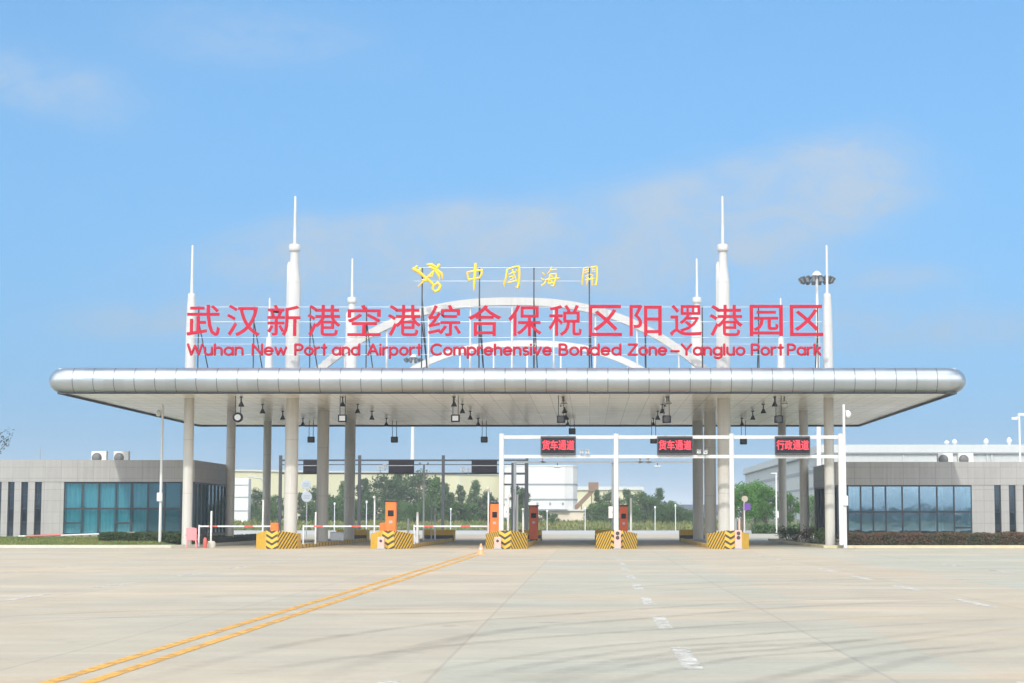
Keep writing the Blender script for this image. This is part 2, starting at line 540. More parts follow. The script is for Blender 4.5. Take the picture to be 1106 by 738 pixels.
M = dict(
    ground=mat_concrete_ground(),
    farroad=mat('far_road_concrete', (0.40, 0.39, 0.37), 0.85, var=0.08, vscale=0.2),
    soil=mat('verge_soil', (0.14, 0.15, 0.06), 0.9, var=0.25, vscale=0.4),
    lawn=mat('lawn_sheet', (0.12, 0.165, 0.05), 0.9, var=0.3, vscale=1.2),
    kerb=mat('kerb_concrete', (0.50, 0.47, 0.40), 0.8, var=0.08, vscale=3),
    kerb_yellow=mat('kerb_faded_yellow', (0.50, 0.43, 0.28), 0.75, var=0.15, vscale=3),
    island=mat('island_concrete', (0.36, 0.35, 0.33), 0.85, var=0.1, vscale=2),
    white=mat('white_paint', (0.62, 0.61, 0.59), 0.4, var=0.03, vscale=3, streak=True),
    mast=mat('white_mast_paint', (0.47, 0.465, 0.45), 0.45, var=0.03, vscale=1.5, streak=True),
    column=mat('column_paint', (0.54, 0.52, 0.475), 0.5, var=0.05, vscale=1.2, streak=True),
    collar=mat('column_collar_metal', (0.45, 0.43, 0.38), 0.4, 0.4),
    roof=mat('roof_sheet', (0.45, 0.46, 0.47), 0.5, 0.4, var=0.08, vscale=0.6),
    fascia=mat_fascia(),
    soffit=mat_soffit(),
    red=mat('red_letter_acrylic', (0.40, 0.010, 0.030), 0.6, var=0.12, vscale=0.8, spec=0.12),
    gold=mat('gold_letter_enamel', (0.74, 0.47, 0.02), 0.3, 0.15, var=0.06, vscale=3),
    dark_steel=mat('dark_steel', (0.045, 0.05, 0.058), 0.6, 0.1, var=0.1, vscale=3),
    grey_steel=mat('galvanised_steel', (0.36, 0.38, 0.40), 0.45, 0.6, var=0.1, vscale=4),
    pale_steel=mat('pale_galvanised_steel', (0.62, 0.64, 0.66), 0.45, 0.4, var=0.06, vscale=4),
    black=mat('black_housing', (0.016, 0.017, 0.02), 0.8, var=0.15, vscale=4, spec=0.15),
    screen=mat('led_screen_off', (0.014, 0.012, 0.015), 0.7, var=0.3, vscale=30, spec=0.15),
    led=mat('led_red_glow', (1.0, 0.035, 0.06), 0.5, emit=0.8),
    lens=mat('frosted_lens', (0.75, 0.77, 0.78), 0.25),
    floodglass=mat('floodlight_glass', (0.22, 0.24, 0.26), 0.2),
    darklens=mat('dark_lens', (0.06, 0.05, 0.05), 0.2),
    orange=mat('orange_cabinet_paint', (0.85, 0.17, 0.02), 0.4, var=0.05, vscale=3),
    orange_dark=mat('weathered_orange_paint', (0.60, 0.085, 0.015), 0.45, var=0.08, vscale=3),
    redpaint=mat('red_boom_band', (0.60, 0.10, 0.08), 0.5, var=0.08, vscale=4),
    pink=mat('pink_plastic', (0.80, 0.27, 0.29), 0.45, var=0.05, vscale=4),
    pinkpost=mat('faded_pink_paint', (0.60, 0.37, 0.31), 0.55, var=0.1, vscale=6),
    cone=mat('orange_cone_plastic', (0.66, 0.30, 0.14), 0.5, var=0.06, vscale=6),
    purple=mat('purple_sign_paint', (0.13, 0.05, 0.30), 0.5),
    sign_face=mat('pale_sign_face', (0.36, 0.40, 0.45), 0.5, var=0.06, vscale=6),
    sign_cream=mat('cream_sign_face', (0.42, 0.35, 0.28), 0.5),
    yellow=mat('yellow_block_paint', (0.62, 0.37, 0.03), 0.6, var=0.14, vscale=3),
    chevron=mat_stripes('hazard_chevrons', 'chevron', 0.30),
    rising=mat_stripes('hazard_stripes_rising', 'rising', 0.27),
    falling=mat_stripes('hazard_stripes_falling', 'falling', 0.27),
    kerb_stripe=mat_stripes('hazard_kerb_bands', 'kerb', 1.2),
    wall=mat_stone_panel('pale_stone_panels', (0.33, 0.318, 0.305), 0.92, 0.635),
    fascia_band=mat_stone_panel('pale_stone_band', (0.32, 0.308, 0.295), 0.92, 0.635),
    frame=mat('dark_window_frame', (0.035, 0.045, 0.055), 0.4, 0.3),
    glass_teal=mat_glass('teal_coated_glass', (0.02, 0.15, 0.19), 0.55, (0.30, 0.78, 0.86), 0.14),
    glass_blue=mat_glass('blue_coated_glass', (0.02, 0.09, 0.14), 0.45, (0.34, 0.66, 0.80), 0.46),
    glass_dark=mat_glass('dark_slot_glass', (0.015, 0.02, 0.03), 0.4, (0.3, 0.4, 0.45), 0.09),
    curtain=mat('pale_curtain_cloth', (0.58, 0.66, 0.66), 0.85, var=0.1, vscale=2, streak=True),
    inside=mat('office_interior', (0.24, 0.25, 0.25), 0.8, var=0.2, vscale=0.7),
    ac=mat('air_conditioner_enamel', (0.66, 0.65, 0.61), 0.5, var=0.04, vscale=4),
    acfan=mat('air_conditioner_grille', (0.13, 0.13, 0.13), 0.5),
    lampblack=mat('black_lamp_metal', (0.022, 0.022, 0.024), 0.6, spec=0.2),
    cream_wall=mat('cream_warehouse_cladding', (0.53, 0.505, 0.335), 0.7, var=0.10, vscale=0.25, streak=True),
    cream_roof=mat('pale_warehouse_roof', (0.50, 0.50, 0.46), 0.6, var=0.04, vscale=0.2),
    clad=None, tank=mat('white_silo_cladding', (0.56, 0.56, 0.55), 0.6, var=0.03, vscale=0.4),
    band=mat('grey_band_steel', (0.22, 0.24, 0.26), 0.6),
    beige=mat('beige_render', (0.58, 0.50, 0.40), 0.8, var=0.06, vscale=0.6),
    rust=mat('brown_conveyor_steel', (0.20, 0.12, 0.075), 0.75, var=0.2, vscale=0.8),
    darkroof=mat('dark_shed_roof', (0.09, 0.10, 0.12), 0.7, var=0.1, vscale=0.3),
    bark=mat('tree_bark', (0.11, 0.085, 0.06), 0.9, var=0.25, vscale=5),
    leaf_dark=mat_leaf('foliage_dark', (0.038, 0.078, 0.026), (0.072, 0.125, 0.042)),
    leaf_mid=mat_leaf('foliage_mid', (0.048, 0.105, 0.024), (0.095, 0.165, 0.044)),
    leaf_bright=mat_leaf('foliage_bright', (0.055, 0.16, 0.022), (0.11, 0.24, 0.045)),
    leaf_sparse=mat_leaf('foliage_sparse', (0.030, 0.045, 0.030), (0.05, 0.065, 0.04), 1.5),
    hedge=mat_leaf('hedge_leaves', (0.050, 0.090, 0.026), (0.085, 0.125, 0.042), 1.5),
    hedge_red=mat_leaf('reddish_hedge_leaves', (0.085, 0.092, 0.040), (0.165, 0.085, 0.055), 0.9),
    core=mat('twiggy_core', (0.022, 0.026, 0.012), 0.95, var=0.3, vscale=6),
    grass=mat_leaf('grass_blades', (0.14, 0.19, 0.05), (0.23, 0.24, 0.075), 0.5),
    verge=mat_leaf('verge_grass_blades', (0.10, 0.14, 0.035), (0.20, 0.19, 0.06), 0.12),
    tyre=mat_tyre(),
    mark_white=mat_paint_mark('worn_white_paint', (0.60, 0.565, 0.50), 0.48),
    mark_yellow=mat_paint_mark('worn_yellow_paint', (0.66, 0.34, 0.055), 0.43),
    fence=mat('grey_green_fence_steel', (0.16, 0.20, 0.19), 0.6),
)


def mat_cladding():
    m = mat('white_profiled_cladding', (0.42, 0.435, 0.43), 0.55)
    g = NT(m)
    v, x, y, z = coords(g)
    j = g.line(g.math('ADD', x, y), 1.0, 0.06)
    n = g.noise(v, 0.2, 4, 0.6)
    col = g.mix(1.0, (0.42, 0.435, 0.43), g.rng(n, 0.25, 0.75, 0.95, 1.05), 'MULTIPLY')
    col = g.mix(g.math('MULTIPLY', j, 0.18), col, (0.3, 0.32, 0.33))
    g.l(col, g.p.inputs['Base Color'])
    return m


M['clad'] = mat_cladding()


add_seams(M['column'], 2.9, 0.016, 0.40)
add_seams(M['mast'], 2.4, 0.014, 0.30)
add_seams(M['wall'], 50.0, 0.001, 0.0)
add_seams(M['fascia_band'], 50.0, 0.001, 0.0)
add_seams(M['yellow'], 50.0, 0.001, 0.0)
add_seams(M['orange'], 50.0, 0.001, 0.0)
add_seams(M['white'], 50.0, 0.001, 0.0)

# ------------------------------------------------------------------ mesh builder
class MB:
    def __init__(s):
        s.v, s.f, s.uv, s.sm, s.mi = [], [], [], [], []

    def face(s, pts, uv=None, smooth=False, mi=0):
        b = len(s.v)
        s.v += [tuple(p) for p in pts]
        s.f.append(tuple(range(b, b + len(pts))))
        s.uv.append(uv)
        s.sm.append(smooth)
        s.mi.append(mi)

    def grid(s, rows, close=False, smooth=True, uvs=None):
        """rows: list of rings (lists of points) joined by quads"""
        b = len(s.v)
        n = len(rows[0])
        for r in rows:
            s.v += [tuple(p) for p in r]
        for i in range(len(rows) - 1):
            for j in range(n if close else n - 1):
                k = (j + 1) % n
                s.f.append((b + i * n + j, b + i * n + k, b + (i + 1) * n + k, b + (i + 1) * n + j))
                s.uv.append(None if uvs is None else (uvs[i][j], uvs[i][j + 1], uvs[i + 1][j + 1], uvs[i + 1][j]))
                s.sm.append(smooth)
                s.mi.append(0)

    def box(s, x0, x1, y0, y1, z0, z1):
        p = [(x0, y0, z0), (x1, y0, z0), (x1, y1, z0), (x0, y1, z0), (x0, y0, z1), (x1, y0, z1), (x1, y1, z1), (x0, y1, z1)]
        b = len(s.v)
        s.v += p
        for q in ((0, 3, 2, 1), (4, 5, 6, 7), (0, 1, 5, 4), (1, 2, 6, 5), (2, 3, 7, 6), (3, 0, 4, 7)):
            s.f.append(tuple(b + i for i in q))
            s.uv.append(None)
            s.sm.append(False)
            s.mi.append(0)
        return s

    def bbox(s, x0, x1, y0, y1, z0, z1, r=0.02):
        """box with chamfered edges"""
        P = {}
        for ix, X in enumerate((x0, x1)):
            for iy, Yv in enumerate((y0, y1)):
                for iz, Z in enumerate((z0, z1)):
                    sx, sy, sz = (1, -1)[ix], (1, -1)[iy], (1, -1)[iz]
                    P[ix, iy, iz, 0] = (X, Yv + sy * r, Z + sz * r)
                    P[ix, iy, iz, 1] = (X + sx * r, Yv, Z + sz * r)
                    P[ix, iy, iz, 2] = (X + sx * r, Yv + sy * r, Z)
        c = Vector(((x0 + x1) / 2, (y0 + y1) / 2, (z0 + z1) / 2))

        def add(keys):
            pts = [Vector(P[k]) for k in keys]
            nrm = (pts[1] - pts[0]).cross(pts[2] - pts[0])
            mid = sum(pts, Vector()) / len(pts)
            if nrm.dot(mid - c) < 0:
                pts.reverse()
            s.face(pts)
        for i in (0, 1):
            add([(i, 0, 0, 0), (i, 1, 0, 0), (i, 1, 1, 0), (i, 0, 1, 0)])
            add([(0, i, 0, 1), (1, i, 0, 1), (1, i, 1, 1), (0, i, 1, 1)])
            add([(0, 0, i, 2), (1, 0, i, 2), (1, 1, i, 2), (0, 1, i, 2)])
            for j in (0, 1):
                add([(i, j, 0, 0), (i, j, 1, 0), (i, j, 1, 1), (i, j, 0, 1)])
                add([(i, 0, j, 0), (i, 1, j, 0), (i, 1, j, 2), (i, 0, j, 2)])
                add([(0, i, j, 1), (1, i, j, 1), (1, i, j, 2), (0, i, j, 2)])
                for k in (0, 1):
                    add([(i, j, k, 0), (i, j, k, 1), (i, j, k, 2)])
        return s

    def lathe(s, prof, c=(0, 0, 0), n=20, smooth=True):
        """prof: (radius, z) pairs"""
        rows = []
        for r, z in prof:
            rows.append([(c[0] + r * cos(2 * pi * k / n), c[1] + r * sin(2 * pi * k / n), c[2] + z) for k in range(n)])
        s.grid(rows, close=True, smooth=smooth)
        s.face(list(reversed(rows[0])))
        s.face(rows[-1])
        return s

    def tube(s, pts, rad, n=8, caps=True, flat=1.0):
        """round tube along points; rad a number or one per point"""
        pts = [Vector(p) for p in pts]
        if isinstance(rad, (int, float)):
            rad = [rad] * len(pts)
        rows = []
        up = None
        for i, p in enumerate(pts):
            d = (pts[min(i + 1, len(pts) - 1)] - pts[max(i - 1, 0)]).normalized()
            if up is None:
                up = Vector((0, 1, 0)) if abs(d.y) < 0.9 else Vector((1, 0, 0))
            a = (up - d * up.dot(d)).normalized()
            b = d.cross(a)
            up = a
            rows.append([p + (a * cos(2 * pi * k / n) * flat + b * sin(2 * pi * k / n)) * rad[i] for k in range(n)])
            if caps and i in (0, len(pts) - 1):
                sg = -1 if i == 0 else 1
                cap = []
                for th in (0.5, 0.95):
                    cap.append([p + d * sg * rad[i] * sin(th * pi / 2) + (a * cos(2 * pi * k / n) * flat + b * sin(2 * pi * k / n)) * rad[i] * max(cos(th * pi / 2), 0.02) for k in range(n)])
                if i == 0:
                    rows = [cap[1], cap[0]] + rows
                else:
                    rows += cap
        s.grid(rows, close=True)
        s.face(list(reversed(rows[0])))
        s.face(rows[-1])
        return s

    def prism(s, poly, z0, z1, uvscale=True):
        """vertical prism on a counter-clockwise plan polygon, UVs in metres on its sides"""
        n = len(poly)
        u = 0
        for i in range(n):
            a, b = poly[i], poly[(i + 1) % n]
            L = hypot(b[0] - a[0], b[1] - a[1])
            s.face([(a[0], a[1], z0), (b[0], b[1], z0), (b[0], b[1], z1), (a[0], a[1], z1)], [(u, z0), (u + L, z0), (u + L, z1), (u, z1)])
            u += L
        s.face([(p[0], p[1], z1) for p in poly])
        s.face([(p[0], p[1], z0) for p in reversed(poly)])
        return s

    def build(s, name, material, parent=None):
        me = bpy.data.meshes.new(name)
        me.from_pydata(s.v, [], s.f)
        mats = material if isinstance(material, (list, tuple)) else [material]
        for m in mats:
            me.materials.append(m)
        me.polygons.foreach_set('use_smooth', s.sm)
        if len(mats) > 1:
            me.polygons.foreach_set('material_index', s.mi)
        if any(u is not None for u in s.uv):
            lay = me.uv_layers.new(name='UVMap')
            for p, u in zip(me.polygons, s.uv):
                if u is None:
                    continue
                for li, q in zip(p.loop_indices, u):
                    lay.data[li].uv = q
        me.update()
        o = bpy.data.objects.new(name, me)
        C.objects.link(o)
        if parent is not None:
            o.parent = parent
        return o


def thing(name, label, cat, loc=(0, 0, 0), rz=0.0, group=None):
    o = bpy.data.objects.new(name, None)
    o.empty_display_size = 0.3
    o.location = loc
    o.rotation_euler = (0, 0, rz)
    C.objects.link(o)
    return tag(o, label, cat, group)


def tag(o, label, cat, group=None):
    o['label'] = label
    o['category'] = cat
    if group:
        o['group'] = group
    return o


def struct(o, kind='structure'):
    o['kind'] = kind
    return o


def dup(root, loc, label, rz=None, scale=None, group=None):
    r = root.copy()
    C.objects.link(r)
    r.location = loc
    if rz is not None:
        r.rotation_euler = (0, 0, rz)
    if scale is not None:
        r.scale = scale
    r['label'] = label
    if group:
        r['group'] = group
    for ch in list(root.children):
        c = ch.copy()
        C.objects.link(c)
        c.parent = r
        for gch in ch.children:
            d = gch.copy()
            C.objects.link(d)
            d.parent = c
    return r


def cyl(x, y, z0, z1, r, r1=None, n=14):
    return MB().lathe([(r, z0), (r if r1 is None else r1, z1)], (x, y, 0), n)


def text_mesh(name, body, size, material, parent, loc, extrude=0.03, offset=0.0, fit_w=None, fit_h=None):
    """lettering standing upright and facing the camera side (-Y); centred on loc"""
    cu = bpy.data.curves.new(name, 'FONT')
    cu.body = body
    cu.size = size
    cu.extrude = extrude
    cu.offset = offset
    cu.resolution_u = 3
    cu.align_x = 'LEFT'
    tmp = bpy.data.objects.new(name + '_curve', cu)
    C.objects.link(tmp)
    dg = bpy.context.evaluated_depsgraph_get()
    me = bpy.data.meshes.new_from_object(tmp.evaluated_get(dg))
    bpy.data.objects.remove(tmp)
    xs = [v.co.x for v in me.vertices]
    ys = [v.co.y for v in me.vertices]
    cx, cy = (min(xs) + max(xs)) / 2, (min(ys) + max(ys)) / 2
    sx = fit_w / (max(xs) - min(xs)) if fit_w else 1
    sy = fit_h / (max(ys) - min(ys)) if fit_h else 1
    for v in me.vertices:
        v.co = Vector(((v.co.x - cx) * sx, -v.co.z, (v.co.y - cy) * sy))
    me.name = name
    me.materials.clear()
    me.materials.append(material)
    o = bpy.data.objects.new(name, me)
    o.location = loc
    C.objects.link(o)
    o.parent = parent
    return o


# ================================================================== SETTING
g_ = MB()
R_ = 4200.0
g_.face([(-R_, -R_, 0), (R_, -R_, 0), (R_, R_, 0), (-R_, R_, 0)])
struct(g_.build('ground', M['ground']))
# far road and verge land beyond the apron
fr = MB()
fr.face([(-400, 176, 0.004), (400, 176, 0.004), (400, 229, 0.004), (-400, 229, 0.004)])
struct(fr.build('far_road', M['farroad']))
vg = MB()
rows = []
for j, Y in enumerate((229, 231, 236, 245, 262, 300, 420, 700)):
    rows.append([(X, Y, (0.03, 0.18, 0.35, 0.6, 0.9, 0.9, 0.6, 0.3)[j] + 0.12 * mnoise.noise(Vector((X * 0.07, Y * 0.1, 0)))) for X in range(-360, 361, 6)])
vg.grid(rows)
struct(vg.build('verge_terrain', M['soil']))

rnd = random.Random(7)
gb = MB()
for i in range(16000):
    X, Y = rnd.uniform(-80, 62), 229.5 + 40 * rnd.random() ** 1.7
    z = 0.05 + min(0.85, (Y - 229) * 0.035)
    h, w = rnd.uniform(0.15, 0.5), rnd.uniform(0.12, 0.35)
    a = rnd.uniform(0, pi)
    dx, dy = cos(a) * w, sin(a) * w
    lx, ly = rnd.uniform(-.2, .2), rnd.uniform(-.2, .2)
    gb.face([(X - dx, Y - dy, z - 0.1), (X + dx, Y + dy, z - 0.1), (X + lx, Y + ly, z + h)])
struct(gb.build('verge_grass', M['verge']), 'stuff')

br = MB()
br.face([(-500, -60, 0.004), (500, -60, 0.004), (500, -26, 0.004), (-500, -26, 0.004)])
struct(br.build('asphalt_road', mat('asphalt', (0.055, 0.055, 0.058), 0.85, var=0.15, vscale=0.8)))
bf = MB()
bf.face([(-900, -900, 0.006), (900, -900, 0.006), (900, -60.2, 0.006), (-900, -60.2, 0.006)])
struct(bf.build('field', M['soil']))
# painted lane markings
mk = MB()


def dash(X, y0, y1, w=0.2, z=0.004, sk=0.0):
    mk.face([(X - w / 2, y0, z), (X + w / 2, y0, z), (X + w / 2 + sk, y1, z), (X - w / 2 + sk, y1, z)])


for X, ys in ((1.1, (19.8, 27.0, 34.1, 41.3, 48.4, 55.6, 62.8, 70)), (-11.3, (35.6, 42.7, 50.8, 58.0, 65.2, 72.4)), (7.2, (33.4, 40.6, 47.8, 55.0, 62.2, 69.4, 76.6)),
              (12.2, (46.5, 53.6, 60.8, 68.0, 75.2)), (-17.0, (52, 59.2, 66.4, 73.6)), (-1.95, (15.0,)), (4.25, (14.9,))):
    for y0 in ys:
        dash(X, y0, y0 + 3.4, 0.21)
struct(mk.build('lane_markings', M['mark_white']))
yl = MB()
for X0 in (-5.27, -4.88):
    yl.face([(X0 - 0.075, 8, 0.005), (X0 + 0.075, 8, 0.005), (X0 + 0.09 + 0.1, 84.5, 0.005), (X0 - 0.09 + 0.1, 84.5, 0.005)])
struct(yl.build('yellow_centre_line', M['mark_yellow']))
# faint tyre tracks curving over the apron
ty = MB()


def track(cx, cy, r, a0, a1, w=0.24, n=40):
    rows, uvs = [], []
    for i in range(n + 1):
        t = i / n
        a = radians(a0 + (a1 - a0) * t)
        rows.append([(cx + (r + q * w) * cos(a), cy + (r + q * w) * sin(a), 0.008) for q in (-0.5, -0.25, 0, 0.25, 0.5)])
        uvs.append([(t, q * 2) for q in (-0.5, -0.25, 0, 0.25, 0.5)])
    ty.grid(rows, smooth=False, uvs=uvs)


def sweep(pix, w=0.3, off=0.0):
    """a soft rubber track through surveyed ground points"""
    P = [on_ground(*q) for q in pix]
    pts = []
    for i in range(len(P) - 1):
        p0, p1, p2, p3 = P[max(i - 1, 0)], P[i], P[i + 1], P[min(i + 2, len(P) - 1)]
        for k in range(10):
            t = k / 10
            pts.append(0.5 * ((2 * p1) + (p2 - p0) * t + (2 * p0 - 5 * p1 + 4 * p2 - p3) * t * t + (3 * p1 - p0 - 3 * p2 + p3) * t ** 3))
    pts.append(P[-1])
    rows, uvs = [], []
    for i, p in enumerate(pts):
        d = (pts[min(i + 1, len(pts) - 1)] - pts[max(i - 1, 0)]).normalized()
        nx, ny = -d.y, d.x
        rows.append([(p.x + nx * (off + q * w), p.y + ny * (off + q * w), 0.008 + 0.0006 * (off != 0)) for q in (-0.5, -0.25, 0, 0.25, 0.5)])
        uvs.append([(0.04 + 0.92 * i / (len(pts) - 1), q * 2) for q in (-0.5, -0.25, 0, 0.25, 0.5)])
    ty.grid(rows, smooth=False, uvs=uvs)


SW = [[(640, 745), (700, 730), (755, 719), (810, 710), (883, 705), (935, 699), (1012, 690), (1110, 678)],
      [(850, 748), (898, 736), (957, 721), (1012, 708), (1067, 703), (1125, 697)],
      [(560, 738), (640, 720), (700, 710), (773, 701), (847, 697), (960, 690)],
      [(420, 735), (520, 716), (640, 700), (760, 690), (900, 680), (1110, 668)],
      [(0, 676), (120, 668), (260, 664), (420, 664), (600, 660)],
      [(330, 738), (450, 700), (560, 680), (700, 668), (880, 655), (1100, 646)],
      [(700, 640), (820, 632), (940, 629), (1110, 626)],
      [(860, 612), (960, 609), (1060, 610), (1140, 612)]]
for i, q in enumerate(SW):
    sweep(q, 0.30 + 0.08 * (i % 3))
    sweep(q, 0.34, 0.62 if i < 3 else 1.7)
struct(ty.build('tyre_tracks', M['tyre']))

# raised planting beds with kerbs
BED_W = [(-46, 98.8), (-24.8, 98.4), (-22.2, 98.8), (-21.15, 100.2), (-20.95, 128), (-46, 128)]
BED_E = [(12.25, 97.6), (13.2, 97.0), (42, 98.4), (42, 128), (12.25, 128)]


def inset(poly, d):
    n = len(poly)
    out = []
    for i in range(n):
        p0, p1, p2 = Vector(poly[i - 1]), Vector(poly[i]), Vector(poly[(i + 1) % n])
        e1, e2 = (p1 - p0).normalized(), (p2 - p1).normalized()
        n1, n2 = Vector((-e1.y, e1.x)), Vector((-e2.y, e2.x))
        b = (n1 + n2)
        b = b / max(b.length_squared / 2, 0.2)
        out.append(tuple(p1 + b * d))
    return out


def bed(poly, m_kerb, name):
    k = MB()
    inn = inset(poly, 0.16)
    n = len(poly)
    for i in range(n):
        j = (i + 1) % n
        a, b, c, d = poly[i], poly[j], inn[j], inn[i]
        L = hypot(b[0] - a[0], b[1] - a[1])
        k.face([(a[0], a[1], 0), (b[0], b[1], 0), (b[0], b[1], 0.15), (a[0], a[1], 0.15)], [(0, 0), (L, 0), (L, .15), (0, .15)])
        k.face([(a[0], a[1], 0.15), (b[0], b[1], 0.15), (c[0], c[1], 0.15), (d[0], d[1], 0.15)])
        k.face([(c[0], c[1], 0.15), (c[0], c[1], 0.02), (d[0], d[1], 0.02), (d[0], d[1], 0.15)])
    struct(k.build(name, m_kerb))
    s = MB()
    s.face([(p[0], p[1], 0.12) for p in inn])
    return s


struct(bed(BED_W, M['kerb'], 'kerb').build('planting_bed', M['lawn']))
struct(bed(BED_E, M['kerb_yellow'], 'kerb').build('planting_bed', M['soil']))


def blade_patch(x0, x1, y0, y1, z, n, h0, h1, seed, zfun=None):
    r = random.Random(seed)
    b = MB()
    for i in range(n):
        X, Y = r.uniform(x0, x1), r.uniform(y0, y1)
        zb = z if zfun is None else zfun(X, Y)
        h, w = r.uniform(h0, h1), r.uniform(0.012, 0.03)
        a = r.uniform(0, pi)
        dx, dy = cos(a) * w, sin(a) * w
        b.face([(X - dx, Y - dy, zb), (X + dx, Y + dy, zb), (X + r.uniform(-.07, .07), Y + r.uniform(-.07, .07), zb + h)])
    return b


mound = MB()
rows = [[(X, Y, 0.125 + 0.33 * min(1, max(0, (Y - 99.1) / 4.5)) * min(1, max(0, (-22.2 - X) / 1.5))) for X in [-45.8 + 0.6 * i for i in range(40)]] for Y in [99.05 + 0.5 * j for j in range(14)]]
mound.grid(rows)
struct(mound.build('lawn_terrain', M['lawn']))
struct(blade_patch(-36, -23, 99.1, 104.8, 0.15, 22000, 0.05, 0.13, 3, lambda X, Y: 0.12 + 0.33 * min(1, (Y - 99.1) / 4.5) * min(1, max(0, (-22.2 - X) / 1.5))).build('lawn_grass', M['grass']), 'stuff')


# ================================================================== FOLIAGE
def leaf_quad(b, p, size, r, up=0.3):
    d = Vector((r.gauss(0, 1), r.gauss(0, 1), r.gauss(0, 1) * 0.7 + up))
    if d.length < 1e-3:
        d = Vector((0, 0, 1))
    d.normalize()
    a = d.orthogonal().normalized()
    a.rotate(Matrix.Rotation(r.uniform(0, 2 * pi), 3, d))
    c = d.cross(a)
    l, w = size * r.uniform(0.7, 1.3), size * r.uniform(0.4, 0.7)
    b.face([p - a * l * 0.5, p + c * w * 0.5 + a * l * 0.05, p + a * l * 0.5, p - c * w * 0.5 + a * l * 0.05])


def tree_parts(root, seed, h, w, leaf, m_leaf, n_leaf=2600, trunk_share=0.22, shape='round', clumps=26):
    r = random.Random(seed)
    t = MB()
    tr = 0.022 * h + 0.04
    bend = [r.uniform(-.04, .04) * h for _ in range(2)]
    pts = [(0, 0, -0.2), (bend[0] * .3, 0, h * .25), (bend[0], bend[1], h * .55), (bend[0] * 1.2, bend[1] * 1.3, h * .9)]
    t.tube(pts, [tr, tr * .8, tr * .5, tr * .12], 7)
    cr = MB()
    cl = []
    for i in range(clumps):
        u = (i + r.random()) / clumps
        z = trunk_share + (1 - trunk_share) * u
        if shape == 'round':
            prof = math.sqrt(max(0.05, 1 - (2 * (u - 0.42)) ** 2 * 0.75))
        elif shape == 'cone':
            prof = 1.05 - 0.85 * u
        else:
            prof = 0.55 + 0.5 * sin(pi * min(1, u * 1.1)) - 0.25 * u
        a = r.uniform(0, 2 * pi)
        rr = w / 2 * prof * math.sqrt(r.uniform(0.15, 1.0)) * r.uniform(0.75, 1.12)
        c = Vector((cos(a) * rr, sin(a) * rr, z * h * r.uniform(0.96, 1.02)))
        s = w * r.uniform(0.10, 0.2)
        cl.append((c, s))
        base = Vector((bend[0] * z, bend[1] * z, max(0.12, z - 0.16) * h))
        mid = base.lerp(c, 0.55) + Vector((0, 0, 0.02 * h))
        t.tube([base, mid, c], [tr * .3, tr * .2, tr * .06], 5)
    for i in range(n_leaf):
        c, s = cl[r.randrange(len(cl))]
        q = Vector((r.gauss(0, 1), r.gauss(0, 1), r.gauss(0, .8)))
        q = q.normalized() * s * (r.random() ** 0.45) * 1.15
        leaf_quad(cr, c + q, leaf, r)
    t.build('trunk', M['bark'], root)
    cr.build('crown', m_leaf, root)


TREE_GROUP = 'trees on the verge beyond the road'
protos = {}


def tree(kind, label, px, top, Y, name='tree', cat='tree', wide=1.0, group=TREE_GROUP, base=None):
    b = zz(0, 1) * 0 + (0.75 if Y > 236 else 0.0) if base is None else base
    X = xx(px, Y)
    h = zz(top, Y) - b
    if kind not in protos:
        H = {'dark': 8.0, 'tall': 9.0, 'bushy': 6.0, 'slim': 7.5, 'bright': 5.5, 'low': 3.0}[kind]
        o = thing(name, label, cat, (X, Y, b), 0, group)
        if kind == 'dark':
            tree_parts(o, 11, H, 6.6, 0.42, M['leaf_dark'], 3800, 0.08, 'round', 40)
        elif kind == 'tall':
            tree_parts(o, 12, H, 5.2, 0.40, M['leaf_mid'], 3600, 0.10, 'cone', 40)
        elif kind == 'bushy':
            tree_parts(o, 13, H, 6.6, 0.38, M['leaf_mid'], 3600, 0.05, 'round', 36)
        elif kind == 'slim':
            tree_parts(o, 14, H, 3.6, 0.38, M['leaf_dark'], 2600, 0.08, 'oval', 30)
        elif kind == 'bright':
            tree_parts(o, 15, H, 3.9, 0.26, M['leaf_bright'], 3600, 0.30, 'round', 34)
        else:
            tree_parts(o, 16, H, 4.6, 0.32, M['leaf_mid'], 2400, 0.02, 'round', 24)
        protos[kind] = (o, H)
        o.scale = (h / H * wide, h / H * wide, h / H)
        return o
    o, H = protos[kind]
    rz = (px * 0.731) % 6.28
    return dup(o, (X, Y, b), label, rz, (h / H * wide, h / H * wide, h / H), group)


